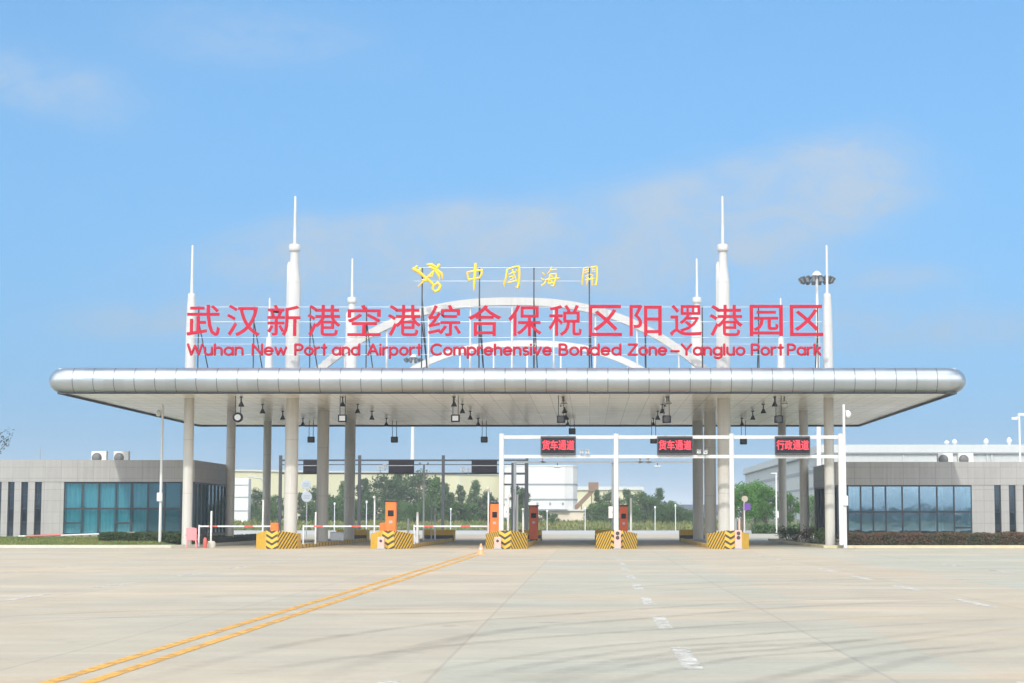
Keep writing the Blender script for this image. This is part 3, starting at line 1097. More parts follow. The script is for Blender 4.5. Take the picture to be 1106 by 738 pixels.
T = [('bushy', 'bushy green tree between the first two columns from the curtained office', 262, 541, 268, 1.2),
     ('dark', 'dark round tree on the verge before the cream warehouse gable end', 278, 531, 285, 0.9),
     ('bushy', 'wide green bush tree seen just past the striped block below the curtained office', 297, 537, 262, 1.0),
     ('slim', 'slim dark tree half hidden by the thick white column', 326, 533, 278, 1.0),
     ('dark', 'dark tree rising behind the pair of round signs', 343, 529, 290, 1.0),
     ('bushy', 'low bushy tree right behind the pole of the round signs', 336, 544, 256, 1.1),
     ('tall', 'green tree with pointed top behind the dark gantry post', 372, 522, 296, 1.0),
     ('bushy', 'leafy tree with a small white lamp post standing before it', 364, 538, 258, 1.0),
     ('slim', 'narrow tree just beside the third thick column', 391, 518, 286, 1.1),
     ('dark', 'broad dark tree over the tallest orange cabinet', 414, 517, 282, 1.15),
     ('tall', 'tall pointed tree between orange cabinet and thick white pole', 432, 512, 300, 1.0),
     ('dark', 'tall dark tree behind the thick white floodlight pole', 452, 513, 285, 1.1),
     ('tall', 'tall tree behind the middle dark gantry post, its crown thick', 469, 518, 272, 1.15),
     ('bushy', 'bushy lower tree in front of the tall dark group', 425, 541, 258, 1.1),
     ('bushy', 'round green tree below the dark board over the second lane', 458, 540, 257, 1.0),
     ('slim', 'slender tree sloping down from the tall group', 486, 533, 278, 1.1),
     ('slim', 'thin separate tree before the cream warehouse wall', 498, 525, 292, 0.9),
     ('tall', 'pointed tree beneath the dark board nearest the white gantry', 512, 521, 300, 0.95),
     ('dark', 'dark tree touching the white gantry post and cabinet', 526, 533, 276, 0.9),
     ('bushy', 'low green tree filling the gap beneath the pointed tree', 507, 545, 257, 1.3),
     ('slim', 'dark slim tree before the edge of the white silo block', 557, 525, 272, 1.2),
     ('slim', 'slim tree among the thin grey poles by the silo block', 567, 528, 268, 1.1),
     ('low', 'small green shrub at the foot of the silo block', 588, 553, 260, 1.0),
     ('low', 'small shrub right of the rusty cabinet below the silo', 598, 556, 255, 0.9),
     ('tall', 'pointed green tree beside the brown conveyor', 646, 531, 280, 0.85),
     ('bushy', 'bushy tree at the foot of the brown conveyor', 638, 546, 262, 0.8),
     ('dark', 'dark tree hidden in part by the white gantry post', 658, 533, 288, 0.8),
     ('slim', 'slim tree just past the second white gantry post', 677, 529, 285, 1.1),
     ('bushy', 'wide bushy tree filling the third open lane', 694, 534, 275, 1.15),
     ('tall', 'pointed pale green tree in the middle of the third open lane', 711, 529, 290, 1.1),
     ('bushy', 'low tree sloping toward the dark shed', 724, 543, 262, 1.0),
     ('low', 'low round bush in front of the dark shed', 742, 553, 258, 1.5),
     ('low', 'low bush against the thick grey column by the dark shed', 752, 554, 262, 1.2)]
T += [('bushy', 'dense low bush row tree behind the first island post', 287, 546, 254, 1.3), ('dark', 'dark broad tree between the round signs and the thick grey column', 354, 536, 276, 1.1),
      ('bushy', 'bushy tree peeping beside the dark gantry post and cabinet', 383, 541, 262, 1.3), ('dark', 'dark tree filling in behind the orange cabinet base', 403, 533, 270, 1.1),
      ('bushy', 'low spreading tree below the floodlight pole', 443, 545, 254, 1.5), ('tall', 'tall tree closing the group before the warehouse corner', 481, 524, 296, 1.1),
      ('bushy', 'broad low tree at the end of the tall group', 492, 544, 256, 1.5), ('dark', 'dark round tree under the last black lane sign', 520, 539, 268, 1.2),
      ('bushy', 'low tree just before the first white gantry post', 534, 546, 255, 1.4), ('bushy', 'low green tree among the grey poles', 562, 547, 255, 1.2),
      ('bushy', 'round low tree between conveyor and middle post', 652, 545, 258, 1.3), ('dark', 'dark tree just behind the weathered cabinet by the middle post', 668, 540, 270, 1.1),
      ('bushy', 'low round tree in the third open lane, nearest the middle post', 684, 547, 254, 1.5), ('dark', 'broad dark tree behind the pale pointed tree', 704, 538, 284, 1.2),
      ('bushy', 'spreading low tree before the pointed pale tree', 716, 548, 253, 1.5), ('bushy', 'low tree between dark shed and the pointed tree', 733, 549, 254, 1.4)]
for k, lab, px, top, Y, w in T:
    tree(k, lab, px, top, Y, wide=w)
TB = [('bright', 'bright green round tree nearest the thick column and white post', 801, 525, 186, 0.95),
      ('bright', 'bright green tree rising above the purple sign', 815, 523, 190, 1.0),
      ('bright', 'bright green tree before the thin white lamp pole', 828, 527, 188, 0.95),
      ('bright', 'bright green tree half hidden between two grey columns', 853, 535, 186, 0.9),
      ('bright', 'bright green tree tucked beside the reflecting office wall', 876, 538, 184, 0.8)]
for k, lab, px, top, Y, w in TB:
    tree(k, lab, px, top, Y, wide=w, name='street_tree', group='bright street trees by the fence', base=0.1)
# the wood across the road behind the camera, mirrored in the glazing
wd_ = MB()
r = random.Random(91)
for i in range(9000):
    X = r.uniform(-190, 190)
    hh = 3.4 + 1.6 * mnoise.noise(Vector((X * .05, 3, 0))) + 1.3 * mnoise.noise(Vector((X * .2, 7, 0)))
    leaf_quad(wd_, Vector((X, -235 + r.gauss(0, 3), hh * r.random() ** .8)), 1.5, r)
struct(wd_.build('far_wood', M['leaf_dark']), 'stuff')
# sparse tree over the curtained office roof
sp = thing('sparse_tree', 'thin sparse leaved tree showing above the curtained office roof', 'tree', (xx(2, 134) - 0.9, 134, 0))
r = random.Random(5)
tk, lf = MB(), MB()
tk.tube([(0, 0, -.1), (0.1, 0, 3), (0.0, 0.1, 6.2), (0.2, 0, 8.3)], [.14, .11, .07, .02], 7)
for i in range(26):
    a, z = r.uniform(0, 2 * pi), r.uniform(3.2, 7.6)
    e = Vector((cos(a) * r.uniform(.7, 1.8), sin(a) * r.uniform(.7, 1.8), z + r.uniform(.3, 1.2)))
    b0 = Vector((0.05, 0, z - 0.3))
    tk.tube([b0, b0.lerp(e, .5) + Vector((0, 0, .1)), e], [.03, .02, .006], 5)
    for j in range(13):
        leaf_quad(lf, b0.lerp(e, r.uniform(.35, 1.08)) + Vector((r.gauss(0, .16), r.gauss(0, .16), r.gauss(0, .14))), .2, r)
tk.build('trunk', M['bark'], sp)
lf.build('crown', M['leaf_sparse'], sp)


def hedge(name, label, x0, x1, y0, y1, z0, h, m, seed, n, cat='hedge', leaf=0.075):
    r = random.Random(seed)
    o = thing(name, label, cat, ((x0 + x1) / 2, (y0 + y1) / 2, z0))
    cx, cy = (x0 + x1) / 2, (y0 + y1) / 2
    core, lv = MB(), MB()

    def top(X):
        return h * (0.86 + 0.22 * mnoise.noise(Vector((X * 0.9, seed, 0))) + 0.1 * mnoise.noise(Vector((X * 3.1, seed, 2))))
    N = max(4, int((x1 - x0) / 0.3))
    rows = []
    for i in range(N + 1):
        X = x0 + (x1 - x0) * i / N
        t = top(X) * 0.86
        rows.append([(X - cx, y0 + .1 - cy, 0), (X - cx, y0 + .1 - cy, t * .8), (X - cx, y0 + .3 - cy, t), (X - cx, y1 - .3 - cy, t), (X - cx, y1 - .1 - cy, t * .8), (X - cx, y1 - .1 - cy, 0)])
    core.grid(rows, smooth=False)
    core.face(rows[0])
    core.face(list(reversed(rows[-1])))
    core.build('stems', M['core'], o)
    for i in range(n):
        X = r.uniform(x0, x1)
        t = top(X)
        if r.random() < 0.55:
            Y, Z = r.uniform(y0, y1), t * r.uniform(.86, 1.06)
        else:
            Y, Z = r.choice((y0, y0, y1)) + r.gauss(0.03, .06), t * r.uniform(0.02, 1)
        leaf_quad(lv, Vector((X - cx, Y - cy, Z)), leaf * 1.5, r)
    lv.build('foliage', m, o)
    return o


hedge('green_hedge', 'clipped dark green hedge below the curtained office windows', xx(112, 102), xx(201, 102), 101.2, 103.0, 0.3, 0.52, M['hedge'], 21, 7000)
hedge('reddish_hedge', 'low reddish green hedge along the front of the reflecting office', 14.0, 30.0, 99.4, 101.4, 0.12, 0.72, M['hedge_red'], 22, 13000)
hedge('green_hedge', 'low green hedge under the canopy edge beside the curtained office end', -20.95 - 1.6, -20.95 - 0.35, 104.6, 124.5, 0.12, 0.42, M['hedge'], 23, 2200)


def shrub(label, x, y, w, h, m, seed, group):
    r = random.Random(seed)
    o = thing('dark_shrub', label, 'shrub', (x, y, 0.1), 0, group)
    st, lv = MB(), MB()
    for i in range(9):
        a = r.uniform(0, 2 * pi)
        e = Vector((cos(a) * w * .45 * r.random(), sin(a) * w * .45 * r.random(), h * r.uniform(.5, .9)))
        st.tube([(0, 0, 0), e * .5 + Vector((0, 0, .05)), e], [.02, .014, .005], 5)
        for j in range(60):
            leaf_quad(lv, e + Vector((r.gauss(0, .14), r.gauss(0, .14), r.gauss(-.05, .16))), .12, r)
    st.build('stem', M['bark'], o)
    lv.build('foliage', m, o)
    return o


sg = 'dark shrubs in the bed under the canopy'
shrub('dark shrub at the foot of the column nearest the reflecting office', 13.6, 99.6, 1.1, .75, M['hedge_red'], 31, sg)
shrub('dark shrub between the two columns nearest the reflecting office', 13.0, 105.0, 1.5, .8, M['hedge'], 32, sg)
shrub('dark shrub directly behind the middle column by the reflecting office', 13.0, 109.0, 1.5, .85, M['hedge_red'], 33, sg)
shrub('dark shrub at the rear of the bed beside the farthest column', 12.9, 117.0, 1.6, .8, M['hedge'], 34, sg)
shrub('low dark shrub at the far corner of the bed under the canopy', 12.9, 121.5, 1.6, .75, M['hedge'], 35, sg)


# ================================================================== THE GATE CANOPY
CX = [-21.8, -16.2, 7.3, 13.0]
CR = [0.27, 0.36, 0.36, 0.27]
CY = [100.7, 112.6, 125.3]
X0, X1, Y0, Y1 = xx(52, 95.9, 410), xx(1044, 95.9, 410), 95.0, 131.0
ZB, ZT = 8.02, 9.32
gate = thing('gate_canopy', 'wide flat aluminium gate canopy on twelve round columns with white arches and spires', 'gate canopy', ((X0 + X1) / 2, (Y0 + Y1) / 2, 0))
GO = Vector(((X0 + X1) / 2, (Y0 + Y1) / 2, 0))


def gpart(mb, name, m, parent=None):
    """parts are built in place; shift them into the gate's own space"""
    o = mb.build(name, m, parent or gate)
    if parent is None:
        o.location = -GO
    return o


# bullnose fascia swept round the plan
E_, RZ = 0.72, (ZT - ZB) / 2
rc = 0.5
path = []
ix0, ix1, iy0, iy1 = X0 + E_, X1 - E_, Y0 + E_, Y1 - E_


def arc(cx, cy, a0, a1, n=8):
    for i in range(n + 1):
        a = radians(a0 + (a1 - a0) * i / n)
        path.append((cx + rc * cos(a), cy + rc * sin(a), cos(a), sin(a)))


arc(ix0 + rc, iy0 + rc, 180, 270)
arc(ix1 - rc, iy0 + rc, 270, 360)
arc(ix1 - rc, iy1 - rc, 0, 90)
arc(ix0 + rc, iy1 - rc, 90, 180)
path.append(path[0])
NA = 20
rows, uvs, u = [], [], 0.0
prev = None
for (x, y, nx, ny) in path:
    if prev:
        u += hypot(x - prev[0], y - prev[1])
    prev = (x, y)
    row, uv = [], []
    for k in range(NA + 1):
        a = -pi / 2 + pi * k / NA
        row.append((x + nx * E_ * cos(a), y + ny * E_ * cos(a), (ZB + ZT) / 2 + RZ * sin(a)))
        uv.append((u, a * RZ))
    rows.append(row)
    uvs.append(uv)
fm = MB()
fm.grid(rows, smooth=True, uvs=uvs)
gpart(fm, 'fascia', M['fascia'])
rd = MB()
rd.box(ix0 - 0.1, ix1 + 0.1, iy0 - 0.1, iy1 + 0.1, ZT - 0.12, ZT - 0.03)
gpart(rd, 'roof_deck', M['roof'])
so = MB()
so.box(ix0 - 0.05, ix1 + 0.05, iy0 - 0.05, iy1 + 0.05, ZB + 0.05, ZB + 0.12)
gpart(so, 'soffit', M['soffit'])
ed = MB()
for a in ((ix0 - .12, ix1 + .12, iy0 - .16, iy0 - .05), (ix0 - .12, ix1 + .12, iy1 + .05, iy1 + .16), (ix0 - .16, ix0 - .05, iy0 - .04, iy1 + .04), (ix1 + .05, ix1 + .16, iy0 - .04, iy1 + .04)):
    ed.box(*a, ZB - 0.06, ZB + 0.04)
gpart(ed, 'edge_trim', M['dark_steel'])

ZROOF = ZT - 0.05
for iy, y in enumerate(CY):
    for ix, x in enumerate(CX):
        r_ = CR[ix]
        c = MB()
        c.lathe([(r_ * 1.0, 0.0), (r_, ZB + 0.06)], (x, y, 0), 28)
        co = gpart(c, 'column', M['column'])
        if iy == 1:
            continue
        inner = ix in (1, 2)
        m_ = MB()
        z0 = ZROOF
        if inner:
            za, zb_, zc, zd = zz(304, 100.7), zz(287, 100.7), zz(272.5, 100.7), zz(264, 100.7)
            zt = zz(212, 100.7)
            prof = [(.37, z0), (.37, za), (.345, za + .15), (.24, zb_), (.215, zc), (.215, zc + .02), (.30, zc + .04), (.31, zc + .15), (.31, zd - .05), (.26, zd), (.085, zd + .02), (.08, zd + 1.2), (.065, zt - .05), (.04, zt)]
        else:
            za, zb_, zc = zz(355, 100.7), zz(330, 100.7), zz(318, 100.7)
            zt = zz(265, 100.7)
            prof = [(.275, z0), (.27, za), (.235, zb_), (.205, zc - .2), (.20, zc), (.17, zc + .04), (.075, zc + .06), (.07, zc + 1), (.06, zt - .05), (.035, zt)]
        m_.lathe(prof, (x, y, 0), 22)
        if inner:
            m_.lathe([(.13, z0), (.13, za + .9), (.06, za + 1.05), (.01, za + 1.1)], (x - .27, y - .05, 0), 10)
        gpart(m_, 'mast', M['mast'])

# two white arches over the roof with hangers
AX0, AX1, AZ = -15.25, 6.75, zz(326, 100.7)


def arch_z(x):
    t = abs((x - (AX0 + AX1) / 2) / ((AX1 - AX0) / 2))
    return ZROOF - 0.1 + (AZ - ZROOF + 0.1) * (1 - min(t, 1.0) ** 2.45)


for y in (CY[0] + 0.0, CY[2]):
    a = MB()
    rows = []
    N = 64
    for i in range(N + 1):
        x = AX0 + (AX1 - AX0) * i / N
        z = arch_z(x)
        dz = (arch_z(min(x + .05, AX1)) - arch_z(max(x - .05, AX0))) / 0.1
        nx_, nz_ = -dz / hypot(1, dz), 1 / hypot(1, dz)
        t = .21
        rows.append([(x - nx_ * t, y - .2, z - nz_ * t), (x + nx_ * t, y - .2, z + nz_ * t), (x + nx_ * t, y + .2, z + nz_ * t), (x - nx_ * t, y + .2, z - nz_ * t)])
    a.grid(rows, close=True, smooth=False)
    gpart(a, 'arch', M['mast'])
    for k in range(9):
        x = (AX0 + AX1) / 2 + (k - 4) * 2.28
        gpart(cyl(x, y, ZROOF, arch_z(x) - 0.15, .055, n=8), 'hanger', M['white'])

# ================================================================== RED ROOF SIGN
SY = 97.0
sign = thing('roof_sign', 'long red two-line rooftop sign in Chinese and English over the canopy edge', 'roof sign', (0, SY, ZROOF))


def spart(mb, name, m, parent=None):
    o = mb.build(name, m, parent or sign)
    o.location = (0, -SY, -ZROOF)
    return o


for py, rr in ((331.5, .015), (347.5, .02), (364.5, .014), (371.5, .012), (383, .014)):
    spart(MB().tube([(xx(202, SY, py), SY + .12, zz(py, SY)), (xx(888, SY, py), SY + .12, zz(py, SY))], rr, 6), 'rail', M['pale_steel'])
posts_px = (213, 273, 334, 395, 455, 517, 577, 637, 697, 759, 820, 884)
for px in posts_px:
    xb = xx(px, SY, 380)
    p = MB()
    p.tube([(xb, SY + .2, ZROOF - .02), (xb, SY + .2, zz(331, SY))], .035, 6)
    p.tube([(xb + .12, SY + 2.6, ZROOF - .02), (xb + .02, SY + .26, zz(350, SY))], .032, 6)
    spart(p, 'post', M['dark_steel'])

HAN = '武汉新港空港综合保税区阳逻港园区'
for i, ch in enumerate(HAN):
    px = 219.6 + 43.43 * i
    o = text_mesh('character', ch, 1.7, M['red'], sign, (xx(px, SY, 346.5), 0, zz(346.3, SY) - ZROOF), .05, .014, fit_w=36.0 * SY / F_PX if ch not in '阳逻' else 35 * SY / F_PX, fit_h=34.0 * SY / F_PX)

# rounded stroke lettering for the English line; glyphs drawn in a unit of x-height 0.70, cap 1.0


def A(cx, cy, rx, ry, a0, a1, n=12):
    return [(cx + rx * cos(radians(a0 + (a1 - a0) * i / n)), cy + ry * sin(radians(a0 + (a1 - a0) * i / n))) for i in range(n + 1)]


xh, hw = 0.70, 0.33
O_ = A(hw, .35, hw, .35, 90, 450, 20)
GL = {
    'W': (1.15, [[(0, 1), (.28, 0), (.575, .9), (.87, 0), (1.15, 1)]]),
    'N': (.78, [[(0, 0), (0, 1), (.78, 0), (.78, 1)]]),
    'P': (.62, [[(0, 0), (0, 1), (.32, 1)] + A(.32, .73, .3, .27, 90, -90) + [(0, .46)]]),
    'A': (.86, [[(0, 0), (.43, 1), (.86, 0)], [(.17, .34), (.69, .34)]]),
    'C': (.88, [A(.5, .5, .5, .5, 48, 312, 20)]),
    'B': (.64, [[(0, 0), (0, 1), (.3, 1)] + A(.3, .76, .25, .24, 90, -90) + [(0, .52)], [(.3, .52)] + A(.33, .26, .3, .26, 90, -90) + [(0, 0)]]),
    'Z': (.72, [[(.02, 1), (.72, 1), (0, 0), (.72, 0)]]),
    'Y': (.78, [[(0, 1), (.39, .48), (.78, 1)], [(.39, .48), (.39, 0)]]),
    'u': (.56, [[(0, xh), (0, .28)] + A(.28, .28, .28, .28, 180, 360) + [(.56, xh)], [(.56, xh), (.56, 0)]]),
    'h': (.56, [[(0, 1), (0, 0)], [(0, .42)] + A(.28, .42, .28, .28, 180, 0) + [(.56, 0)]]),
    'n': (.56, [[(0, xh), (0, 0)], [(0, .42)] + A(.28, .42, .28, .28, 180, 0) + [(.56, 0)]]),
    'm': (.96, [[(0, xh), (0, 0)], [(0, .46)] + A(.24, .46, .24, .24, 180, 0) + [(.48, 0)], [(.48, .46)] + A(.72, .46, .24, .24, 180, 0) + [(.96, 0)]]),
    'r': (.36, [[(0, xh), (0, 0)], [(0, .40)] + A(.3, .40, .3, .3, 180, 80)]),
    'a': (.66, [O_, [(.66, xh), (.66, 0)]]),
    'd': (.66, [O_, [(.66, 1), (.66, 0)]]),
    'p': (.66, [O_, [(0, xh), (0, -.32)]]),
    'g': (.66, [O_, [(.66, xh), (.66, -.1)] + A(.34, -.06, .32, .28, 0, -140)]),
    'o': (.66, [O_]),
    'e': (.66, [[(.02, .36), (.64, .36)], A(hw, .35, hw, .35, 2, 318, 18)]),
    's': (.46, [A(.24, .52, .2, .18, 50, 270, 10) + A(.24, .17, .22, .17, 90, -140, 10)]),
    'i': (.02, [[(0, xh), (0, 0)], [(0, .97), (0, .98)]]),
    'l': (.02, [[(0, 1), (0, 0)]]),
    'k': (.5, [[(0, 1), (0, 0)], [(.46, xh), (.02, .3)], [(.2, .42), (.5, 0)]]),
    't': (.38, [[(.19, .98), (.19, 0)], [(0, xh), (.38, xh)]]),
    'v': (.6, [[(0, xh), (.3, 0), (.6, xh)]]),
    'w': (.9, [[(0, xh), (.22, 0), (.45, .62), (.68, 0), (.9, xh)]]),
    '-': (.4, [[(0, .34), (.4, .34)]]),
}
# words with the pixel span each one covers on the sign
WORDS = [('Wuhan', 202, 263), ('New', 272, 310), ('Port', 318, 353.5), ('and', 358.5, 389), ('Airport', 396.5, 456), ('Comprehensive', 465, 596), ('Bonded', 603.5, 671), ('Zone', 678, 720.5), ('-', 724, 734), ('Yangluo', 735.5, 805), ('Port', 811, 846.5), ('Park', 850, 887)]
cap_h = 11.0 * SY / F_PX
zbase = zz(383.2, SY) - ZROOF
for wd, pa, pb in WORDS:
    gap = 0.24
    tot = sum(GL[c][0] for c in wd) + gap * (len(wd) - 1)
    xa, xb = xx(pa, SY, 378) + .05, xx(pb, SY, 378) - .05
    k = (xb - xa) / tot
    cxp = 0.0
    for c in wd:
        wv, strokes = GL[c]
        b = MB()
        for sidx, st_ in enumerate(strokes):
            pts = [Vector((p[0] * k, -.002 * sidx, p[1] * cap_h)) for p in st_]
            run = [pts[0]]
            for q in range(1, len(pts)):
                run.append(pts[q])
                last = q == len(pts) - 1
                if last or (pts[q] - pts[q - 1]).angle(pts[q + 1] - pts[q], 0) > 0.6:
                    b.tube(run, .066, 8)
                    run = [pts[q]]
        o = b.build('letter', M['red'], sign)
        o.location = (xa + cxp * k, 0, zbase)
        cxp += wv + gap

# ================================================================== GOLD CUSTOMS SIGN
GYd = 97.9
gs = thing('gold_sign', 'gold emblem and four gold brush style Chinese characters on a rack above the arches', 'gold sign', (0, GYd, ZROOF))


def gsp(mb, name, m):
    o = mb.build(name, m, gs)
    o.location = (0, -GYd, -ZROOF)
    return o


for py in (289, 303.5):
    gsp(MB().tube([(xx(447, GYd, py), GYd + .1, zz(py, GYd)), (xx(646, GYd, py), GYd + .1, zz(py, GYd))], .015, 6), 'rail', M['pale_steel'])
for px in (455.5, 517.5, 576.5, 636.5):
    xb = xx(px, GYd, 330)
    p = MB()
    p.tube([(xb, GYd + .18, ZROOF - .02), (xb, GYd + .18, zz(289, GYd))], .04, 6)
    p.tube([(xb + .15, GYd + 2.2, ZROOF - .02), (xb, GYd + .24, zz(322, GYd))], .034, 6)
    gsp(p, 'post', M['dark_steel'])
U_ = GYd / F_PX


def brush(parent_name, px, py, strokes, w=0.82):
    """brush lettering: tapered strokes (px offsets from the centre, half width in px)"""
    b = MB()
    for si, s in enumerate(strokes):
        pts = [(q[0] * U_, -.004 * si, -q[1] * U_) for q in s]
        b.tube(pts, [max(.02, q[2] * U_ * w) for q in s], 8, flat=.45)
    o = b.build(parent_name, M['gold'], gs)
    o.location = (xx(px, GYd, py), 0, zz(py, GYd) - ZROOF)
    return o


# emblem: a key crossed with a winged staff
em = [[(-14, -8, 2.6), (-9, -5, 2.4), (-3, 0, 1.9), (4, 6, 1.9), (8, 10, 2.0)],
      [(-14, -8, 1.6), (-11, -11, 1.4)], [(-10, -5, 1.6), (-7, -8, 1.4)],
      [(8, 10, 1.6), (12, 7, 1.8), (15, 10, 2.0), (13, 15, 2.2), (9, 17, 1.8), (6, 13, 1.6), (8, 10, 1.6)],
      [(-9, 11, .8), (-3, 5, 1.2), (4, -2, 1.5), (11, -9, 1.8), (13, -12, 2.2)],
      [(11, -9, 1.6), (5, -13, 2.1), (0, -13, .6)], [(10, -7, 1.6), (4, -10, 1.8), (1, -9.5, .5)], [(11, -7, 1.6), (16, -3, 2.1), (17, 3, .6)], [(10, -5, 1.6), (13, -1, 1.8), (14, 4, .5)],
      [(-5, 4, .9), (0, 5, 1.0), (1, 0, 1.0), (6, 0, 1.0), (7, -5, 1.0)]]
brush('emblem', 461, 298.5, em)
zhong = [[(-8.5, -4, 1.1), (-7.5, 2, 1.6), (-6, 5, .9)], [(-8, -4.5, 1.2), (0, -6, 1.3), (8, -7, 2.0), (7, -2, 1.7), (4.5, 2.5, 1.0)], [(-6.5, 3.5, 1.1), (0, 2.4, 1.1), (5, 1.5, 1.2)], [(.5, -13, 2.0), (0, -5, 2.1), (-.5, 4, 1.9), (-1, 12, 1.4), (-1.4, 16, .4)]]
brush('character', 513, 298.5, zhong)
guo = [[(-6, -8, 1.0), (-7, 0, 1.3), (-9, 8, 1.3), (-9, 10, .5)], [(-5.5, -8.5, .9), (1, -11, 1.2), (7, -12, 1.7), (7.5, -4, 1.6), (7, 6, 1.5), (6, 12, 1.6), (3, 10, .6)],
       [(-4, -3, .8), (0, -5, 1.0), (4, -5.5, .7)], [(-3, 0, 1.1), (0, -1, 1.1), (1, 2, .9), (-2, 3, .8)], [(0, -8, .9), (2, -2, 1.0), (5, 5, .7)], [(4, -8, .8), (5, -7, .9)], [(-5, 6, .8), (0, 5, 1.0), (5, 3.5, .7)]]
brush('character', 553.5, 299.5, guo)
hai = [[(-9, -6, .6), (-7, -4, 1.0)], [(-10.5, 0, .6), (-8, 2, 1.2)], [(-10, 8, 1.0), (-7, 6, 1.1), (-4, 1, .6)], [(1, -12, .9), (-1, -8, .9), (-4, -5, .5)], [(0, -9, .7), (6, -9.5, .9)], [(-1, -4, .9), (-2, 3, 1.3), (-3, 6, .8)], [(-1, -4, .8), (6, -5, 1.1), (5, 2, 1.3), (3, 9, 1.6), (0, 8, .6)], [(-6, 2, 1.0), (1, 1, 1.4), (9, 0, .8)], [(1, -2, .9), (2, -1, 1.0)], [(-2, 6, 1.1), (3, 5, 1.2)], [(0, 3, 1.0), (1, 4, 1.2)]]
brush('character', 595, 300.5, hai)
guan = [[(-6, -10, .8), (-7, -2, 1.0), (-8, 8, .9)], [(-5, -10, .8), (-1, -11, .9), (-1, -6, .7), (-5, -5, .7)], [(-5, -7.6, .6), (-1, -8.2, .6)], [(2, -11, .9), (8, -12, 1.2), (8.5, -2, 1.2), (8, 9, 1.5), (5, 8, .5)], [(3, -10, .6), (3, -6, .7), (8, -6.5, .6)], [(3, -8.2, .5), (7, -8.8, .5)],
        [(-4, -1, .8), (-1, -3, 1.0), (-3, 1, .8)], [(1, -3, .9), (4, -2, .9), (2, 1, .7)], [(-4, 3, .8), (5, 1.5, .9)], [(-1, 1, .9), (-3, 8, .8)], [(3, 1, .9), (3, 9, .9)]]
brush('character', 636.5, 299.5, guan)

# ================================================================== HANGING LAMPS AND LANE SIGNALS UNDER THE CANOPY
LANES = [(-18.75, 'over the curtained office lane'), (-13.3, 'over the second lane past the curtained office'), (-7.3, 'over the lane before the orange cabinets'),
         (-1.45, 'over the lane before the middle gantry post'), (4.15, 'over the lane past the middle gantry post'), (9.95, 'over the reflecting office lane')]
ORD = ['nearest the road', 'second from the road', 'third from the road', 'farthest back']
ZS = ZB + 0.05
lamp0 = None
LY = [[99.5, 106.0, 113.0, 121.0]] * 6
for li, (lx, ltxt) in enumerate(LANES):
    for k, y in enumerate(LY[li]):
        lab = f'small black bell lamp {ltxt}, {ORD[k]}'
        if lamp0 is None:
            lamp0 = thing('ceiling_lamp', lab, 'ceiling lamp', (lx, y, ZS), 0, 'black bell lamps under the canopy')
            MB().lathe([(.10, -.04), (.10, 0)], (0, 0, 0), 12).build('ceiling_plate', M['lampblack'], lamp0)
            MB().lathe([(.035, -.30), (.035, -.04)], (0, 0, 0), 8).build('stem', M['lampblack'], lamp0)
            MB().lathe([(.15, -.54), (.16, -.51), (.10, -.38), (.06, -.29), (.05, -.27)], (0, 0, 0), 14).build('lamp_shade', M['lampblack'], lamp0)
            MB().lathe([(.12, -.555), (.125, -.542)], (0, 0, 0), 12).build('lens', M['lens'], lamp0)
        else:
            dup(lamp0, (lx, y, ZS), lab, (lx * 3.1 + y) % 6.28)


def signal(label, x, y, drop, kind):
    o = thing('lane_signal', label, 'lane signal', (x, y, ZS), 0, 'lane signals hung under the canopy')
    for s in (-.14, .14):
        MB().tube([(s, 0, -.01), (s, 0, -drop + .2)], .022, 6, caps=False).build('rod', M['dark_steel'], o)
    h = MB()
    if kind == 'round':
        for a in range(1):
            h.lathe([(.25, -.1), (.27, -.06), (.27, .06), (.25, .1)], (0, 0, 0), 24)
        h.v = [(q[0], q[2], q[1] - drop) for q in h.v]
        h.build('housing', M['lampblack'], o)
        l = MB().lathe([(.165, 0), (.165, .02)], (0, 0, 0), 20)
        l.v = [(q[0], -.105 - q[2], q[1] - drop) for q in l.v]
        l.build('lens', M['lens'], o)
    else:
        h.bbox(-.23, .23, -.14, .14, -drop - .20, -drop + .20, .03)
        h.build('housing', M['lampblack'], o)
        l = MB()
        if kind == 'square':
            l.box(-.155, .155, -.16, -.145, -drop - .13, -drop + .13)
            l.build('lens', M['lens'], o)
        else:
            l.lathe([(.17, 0), (.17, .02)], (0, 0, 0), 18)
            l.v = [(q[0], -.145 - q[2], q[1] - drop) for q in l.v]
            l.build('lens', M['darklens'], o)
    return o


fk = ['round', 'square', 'square', 'box', 'box', 'box']
fpx = [(257, 451), (370, 452), (492, 452), (606, 453), (720, 453), (841, 453)]
rpx = [(336, 475), (426, 475), (523, 475), (618, 466), (706, 476), (803, 477)]
FN = ['round white lensed signal', 'square white lensed signal', 'square pale lensed signal', 'dark box signal', 'dark box signal', 'dark box signal']
for li in range(6):
    p = at(*fpx[li], 98.8)
    signal(f'{FN[li]} at the canopy front {LANES[li][1]}', p.x, p.y, ZS - p.z, fk[li])
    p = at(*rpx[li], 124.2)
    signal(f'small black box signal at the canopy rear {LANES[li][1]}', p.x, p.y, ZS - p.z, 'box')

